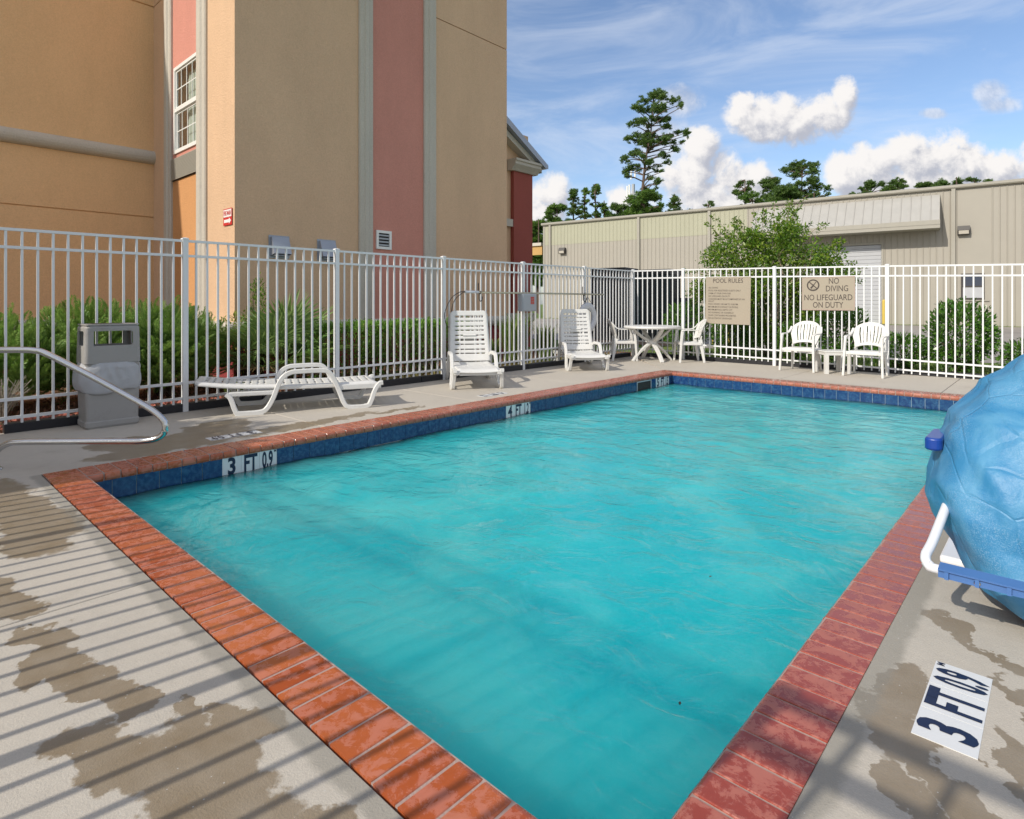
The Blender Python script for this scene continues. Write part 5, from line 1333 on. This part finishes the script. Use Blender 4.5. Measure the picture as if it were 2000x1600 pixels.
cl_ = [(-.55, 1.9, .55), (-.15, 2.35, .55), (.35, 2.2, .6), (-.9, 2.3, .45), (.0, 1.6, .6), (.55, 1.55, .5), (-.7, 1.35, .5), (.95, 2.2, .4), (1.1, 1.75, .4), (-1.2, 1.5, .35), (.2, 2.7, .38), (-.4, 2.7, .3), (.0, 1.0, .6), (.5, .9, .5), (-.6, .9, .5), (.9, 1.1, .4), (-.3, .5, .5), (.3, .4, .5), (1.3, 1.4, .25)]
sprigs = [((-.9, 2.4), (-1.45, 3.05)), ((-.9, 2.2), (-1.30, 2.45)), ((-1.1, 1.6), (-1.85, 1.95)), ((-1.1, 1.4), (-1.8, 1.45)), ((-.5, 2.7), (-.75, 3.15)), ((-.2, 2.7), (-.25, 3.30)), ((.2, 2.8), (.25, 3.55)), ((.3, 2.8), (.55, 3.60)), ((.45, 2.7), (.80, 3.30)), ((.6, 2.5), (1.0, 3.0)), ((1.0, 2.2), (1.35, 2.65)),
          ((1.1, 1.8), (1.75, 2.15)), ((1.1, 1.7), (1.95, 1.95)), ((1.1, 1.5), (1.8, 1.60)), ((.9, 1.3), (1.55, 1.35)), ((-.8, 2.5), (-1.05, 2.95)), ((.0, 2.8), (-.02, 3.2)), ((-.6, 2.5), (-1.2, 2.75)), ((.5, 2.9), (.42, 3.35)), ((-1.2, 1.3), (-1.75, 1.15))]
for u_, z_, r_ in cl_:
    for q in range(3):
        dpt = random.uniform(-.7, .7)*(1 if r_ > .3 else .3)
        c = ri*u_*1.17+FW*dpt+Vector((0, 0, z_+random.uniform(-.1, .1)))
        p, d = blob_points(int(950*r_), tuple(c), (r_*.9, r_*.9, r_*.65), .1); PP.append(p); DD.append(d)
t3 = MB()
for (ua, za), (ub, zb) in sprigs:
    for q in range(2):
        dep = random.uniform(-.35, .35); e = ri*(ub+random.uniform(-.12, .12))+FW*dep*1.6+Vector((0, 0, zb+random.uniform(-.12, .05))); a = ri*ua+FW*dep+Vector((0, 0, za))
        pth = smooth_path([a, a.lerp(e, .5)+Vector((0, 0, .10)), e], 5); t3.tube(pth, .005, 4)
        n_ = 62; k_ = rng.uniform(0, len(pth)-1.001, n_); p = np.array([pth[int(f)].lerp(pth[int(f)+1], f % 1) for f in k_]); wd_s = .10*(1.1-k_/len(pth))[:, None]
        d = rng.normal(0, 1, (n_, 3)); d /= np.linalg.norm(d, axis=1)[:, None]; PP.append(p+d*wd_s); DD.append(d+np.array((e-a).normalized())*.6)
tag(t3.obj('twig', M['bark2'], cm), kind='stuff')
P = np.vstack(PP); D = np.vstack(DD)
leaves('crown', P, D*.6+np.array([0, 0, .1]), .085, M['myrtle'], cm, .7, droop=.1)
t2 = MB()
for u_, z_, r_ in cl_:
    for q in range(2):
        c = ri*(u_+random.uniform(-.1, .1))+FW*random.uniform(-.3, .3)+Vector((0, 0, z_+r_*.5)); a = ri*u_*.35+Vector((0, 0, min(1.2, z_*.6)))
        t2.tube(smooth_path([a, a.lerp(c, .5)+Vector((0, 0, .05)), c], 3), lambda i: .012-.0014*i, 5)
t2.obj('branch', M['bark2'], cm)

# conifers: tufts of needles on limbs
def tuft_mesh(seed, n=22):
    rs = np.random.default_rng(seed); V = []; F_ = []
    for i in range(n):
        d = rs.normal(0, 1, 3); d[2] = abs(d[2])*.8+.1; d /= np.linalg.norm(d); s_ = np.cross(d, rs.normal(0, 1, 3)); s_ /= np.linalg.norm(s_); k_ = len(V)
        V += [np.zeros(3)-s_*.05, d*.6-s_*.09, d*rs.uniform(.8, 1.1), d*.6+s_*.09]; F_.append((k_, k_+1, k_+2, k_+3))
    return np.array(V), np.array(F_)
TUF = [tuft_mesh(s_) for s_ in range(3)]
def at(px_, py_, dist): return RT*((px_-1000)/1171*dist)+FW*dist+Vector((0, 0, 1.2+(592-py_)/1171*dist))
def pads_tree(name, label, group, dist, trunk_px, pads, tsize, m, per=26, cat='pine tree'):
    """trunk_px: image-measured trunk line (top to bottom); pads: (px,py,r px) foliage pads at this distance, spread in depth"""
    base = at(trunk_px[-1][0], trunk_px[-1][1], dist); base.z = 0
    root = thing(name, tuple(base), label, cat, group)
    tp_ = [at(a, b_, dist) for a, b_ in trunk_px]+[base.copy()]
    tmb = MB(); H_ = tp_[0].z
    rad = [max(.06, .012*(H_-p.z)+.05) for p in tp_]
    tmb.tube([p-base for p in tp_], lambda i: rad[i], 8)
    tmb.obj('trunk', M['bark'], root)
    Pc = []; bmb = MB()
    for a, b_, r_ in pads:
        rw = 1.22*r_/1171*dist; dep = random.uniform(-1, 1)*min(3.2, .12*H_)
        c = at(a, b_, dist)+FW*dep
        ty_ = min(tp_, key=lambda q: abs(q.z-(c.z-.5)))
        # point on trunk a little below the pad
        best = None
        for s_ in range(len(tp_)-1):
            for f in (0, .25, .5, .75):
                q = tp_[s_].lerp(tp_[s_+1], f)
                e = abs(q.z-(c.z-.25*(c-q).xy.length))
                if best is None or e < best[0]: best = (e, q)
        q = best[1]; bmb.tube([q-base, q.lerp(c, .55)-base+Vector((0, 0, .15)), c-base], lambda i: .09-.03*i, 5)
        nn = max(5, int(1.6*per*(rw/.9)**2)); d = rng.normal(0, 1, (nn, 3)); d /= np.linalg.norm(d, axis=1)[:, None]
        Pc.append(np.array(c-base)+d*np.array([rw*1.1, rw*1.1, rw*.78])*(rng.random(nn)**.6)[:, None])
    bmb.obj('limb', M['bark'], root)
    Pc = np.vstack(Pc); n_ = len(Pc); Vs = []; Fs = []; off = 0
    for q in range(3):
        s_ = Pc[q::3]; V, F_ = scatter(*TUF[q], s_, frames(rng.normal(0, .6, s_.shape)+np.array([0, 1, 0]), rnd(len(s_), -.3, .3)), .60*tsize*rng.uniform(.5, 1.35, len(s_)))
        Vs.append(V); Fs.append(F_+off); off += len(V)
    np_mesh('crown', np.vstack(Vs), np.vstack(Fs), m, root)
    return root
Z = lambda L_: [(1180+a/5.93, 160+b_/5.93, r_/5.93) for a, b_, r_ in L_]
tall = Z([(590,160,70),(540,200,50),(640,190,45),(450,230,55),(790,240,52),(740,250,40),(680,290,60),(620,270,50),(350,350,55),(310,400,38),(400,370,35),(560,380,75),(520,300,50),(670,400,58),(790,360,45),(830,320,28),(820,380,28),(450,440,45),(540,440,40),(780,450,28),(310,520,40),(350,500,35),(400,530,50),(560,540,50),(500,520,35),(690,530,45),(730,540,35),(600,590,42),(800,590,52),(850,600,40),(900,640,45),(940,640,25),(860,720,40),(895,725,25),(830,690,35),(300,660,50),(370,630,45),(270,650,25),(450,720,75),(400,690,45),(560,690,65),(520,760,40),(670,690,70),(740,660,35),(770,640,35),(640,740,35),(380,800,52),(330,830,35),(270,860,50),(240,880,30),(290,880,28),(380,860,35),(710,820,35),(745,835,35),(785,840,28),(340,970,60),(300,1000,40),(250,1030,38),(390,940,38),(270,1110,32),(245,1110,25),(400,1010,25),(470,950,45),(480,1000,28),(640,960,28),(690,970,34),(670,1000,28),(530,950,25),(520,1010,20),(560,1080,34),(600,900,20),(590,980,20),(600,1100,22),(520,1200,32),(560,1200,36),(620,1150,28),(580,1250,25),(500,1160,20),(610,1200,22)])
pads_tree('pine_tree', 'tallest lone pine with long bare trunk towering over the warehouse', 'trees behind the warehouse', 78, [(1276, 200), (1271, 262), (1263, 300), (1259, 330), (1254, 380), (1252, 410)], tall, .62, M['pine'], 30)
def cluster(cx_, top, bot, wdt, seed, n=26, cone=False):
    rs = random.Random(seed); out = []
    for i in range(n):
        f = rs.random(); y = top+(bot-top)*f
        ww = wdt*(f**.75 if cone else math.sin(math.pi*min(1, .12+f*.9))**.6)
        out.append((cx_+rs.uniform(-1, 1)*ww, y, rs.uniform(.16, .34)*wdt if not cone else rs.uniform(.15, .3)*wdt))
    return out
for cx_, top, wdt, dist, m_, cone, n, lb in (
    (1048, 436, 30, 72, 'pine_l', False, 60, 'green tree filling the gap between red wing and warehouse'),
    (1052, 492, 34, 66, 'pine_l', False, 60, 'lower dark tree in the gap under the side canopy'),
    (1088, 400, 28, 74, 'pine_l', False, 26, 'rounded light green pine above the left end of the warehouse'),
    (1120, 372, 22, 76, 'pine', True, 30, 'narrow dark pine left of the slender pair above the warehouse'),
    (1142, 365, 14, 76, 'pine_l', True, 26, 'slender light pine above the warehouse, left of its taller twin'),
    (1163, 357, 16, 76, 'pine_l', True, 26, 'slender light pine, the taller of the slender pair'),
    (1180, 388, 14, 76, 'pine_l', True, 18, 'short light pine right of the slender pair'),
    (1205, 396, 26, 82, 'pine', False, 22, 'low dark tree between the slender pines and the tall pine'),
    (1258, 372, 30, 70, 'pine_l', False, 44, 'bushy pine at the foot of the tall lone pine'),
    (1316, 380, 20, 72, 'pine', True, 30, 'small upright young pine right of the tall lone pine'),
    (1352, 404, 16, 72, 'pine', True, 12, 'low pine tip just above the roof edge'),
    (1384, 390, 14, 74, 'pine', True, 16, 'thin pine tip above the roof left of the broad pines'),
    (1455, 348, 17, 78, 'pine', False, 26, 'narrow open pine left of the broad-topped pines'),
    (1470, 378, 24, 74, 'pine_l', False, 22, 'low bright tree at the foot of the narrow open pine'),
    (1515, 342, 26, 80, 'pine', False, 34, 'rounded dark pine left of the flat-topped pine'),
    (1530, 372, 38, 76, 'pine', False, 30, 'low dark tree below the flat-topped pine'),
    (1590, 374, 24, 76, 'pine', False, 20, 'low dark tree right of the flat-topped pine'),
    (1700, 356, 22, 84, 'pine', False, 24, 'broad tree top above the awning, left of its pair'),
    (1745, 354, 26, 84, 'pine', False, 26, 'broad tree top above the awning, right of its pair'),
    (1812, 356, 28, 84, 'pine', False, 24, 'low tree top above the roof left of the rightmost pine'),
    (1868, 342, 24, 84, 'pine', False, 22, 'dark pine top above the roof near the right edge'),
    (1903, 346, 20, 84, 'pine', False, 16, 'rightmost small pine top above the roof')):
    pads_tree('pine_tree' if m_ == 'pine' or cone else 'bushy_tree', lb, 'trees behind the warehouse', dist, [(cx_, top+4), (cx_, 430)], cluster(cx_, top+4, max(top+60, 425), wdt, int(cx_), n, cone), .50 if cone else .62, M[m_], 46, 'tree')
pads_tree('pine_tree', 'flat-topped umbrella pine above the warehouse roof', 'trees behind the warehouse', 80, [(1568, 330), (1566, 352), (1567, 400)],
          [(1566,322,12),(1550,326,10),(1538,332,8),(1585,326,11),(1597,334,8),(1566,334,12),(1578,340,9),(1552,344,8),(1590,352,9),(1600,356,7),(1575,356,9),(1560,362,8),(1588,368,10),(1600,374,8),(1548,366,8),(1560,376,12),(1580,380,12)], .6, M['pine'], 34, 'tree')
# tree line further off closing the horizon left and right of the frame
tw = MB()
tll = thing('tree_line', tuple(RT*60+FW*95), 'distant green tree line beyond the warehouse end', 'tree')
P = np.stack([rnd(5000, -30, 60), rng.normal(0, 2, 5000), rng.random(5000)**.7*9], 1); V, F_ = scatter(*TUF[0], P, frames(rng.normal(0, .3, P.shape)+np.array([0, 1, 0]), rnd(5000, 0, 1)), rnd(5000, .8, 1.4))
np_mesh('crown', V, F_, M['pine'], tll); tll['kind'] = 'stuff'; del tll['category']
# tree by the utility building (dappled shade over the flat lounger)
dt = thing('shade_tree', (-6.9, -2.9, 0), 'small leafy tree beside the utility building casting dappled shade', 'tree')
MB().tube([(0, -.9, 0), (.1, -.8, 1.8), (.2, -.4, 3.2)], .06, 8).obj('trunk', M['bark'], dt)
P, D = blob_points(900, (.35, .1, 3.35), (.75, .5, .35), .0)
leaves('crown', P, D, .14, M['myrtle'], dt, .8)

# antenna mast
am = thing('antenna_mast', tuple(at(1237, 592, 120)-Vector((0, 0, 1.2))), 'slim grey antenna mast left of the tall pine trunk', 'antenna')
MB().box(-.22, .22, -.22, .22, 0, 25).obj('mast', M['grey'], am)
for dx, z in ((-1.4, 22.6), (-.9, 22.8), (-.5, 26), (.4, 26.2)): MB().box(dx-.14, dx+.14, -.1, .1, z, z+2.2).obj('antenna_panel', M['signwhite'], am)
MB().box(-1.5, .6, -.08, .08, 23.0, 23.2).obj('arm', M['grey'], am)
print('OBJS', len(bpy.data.objects))
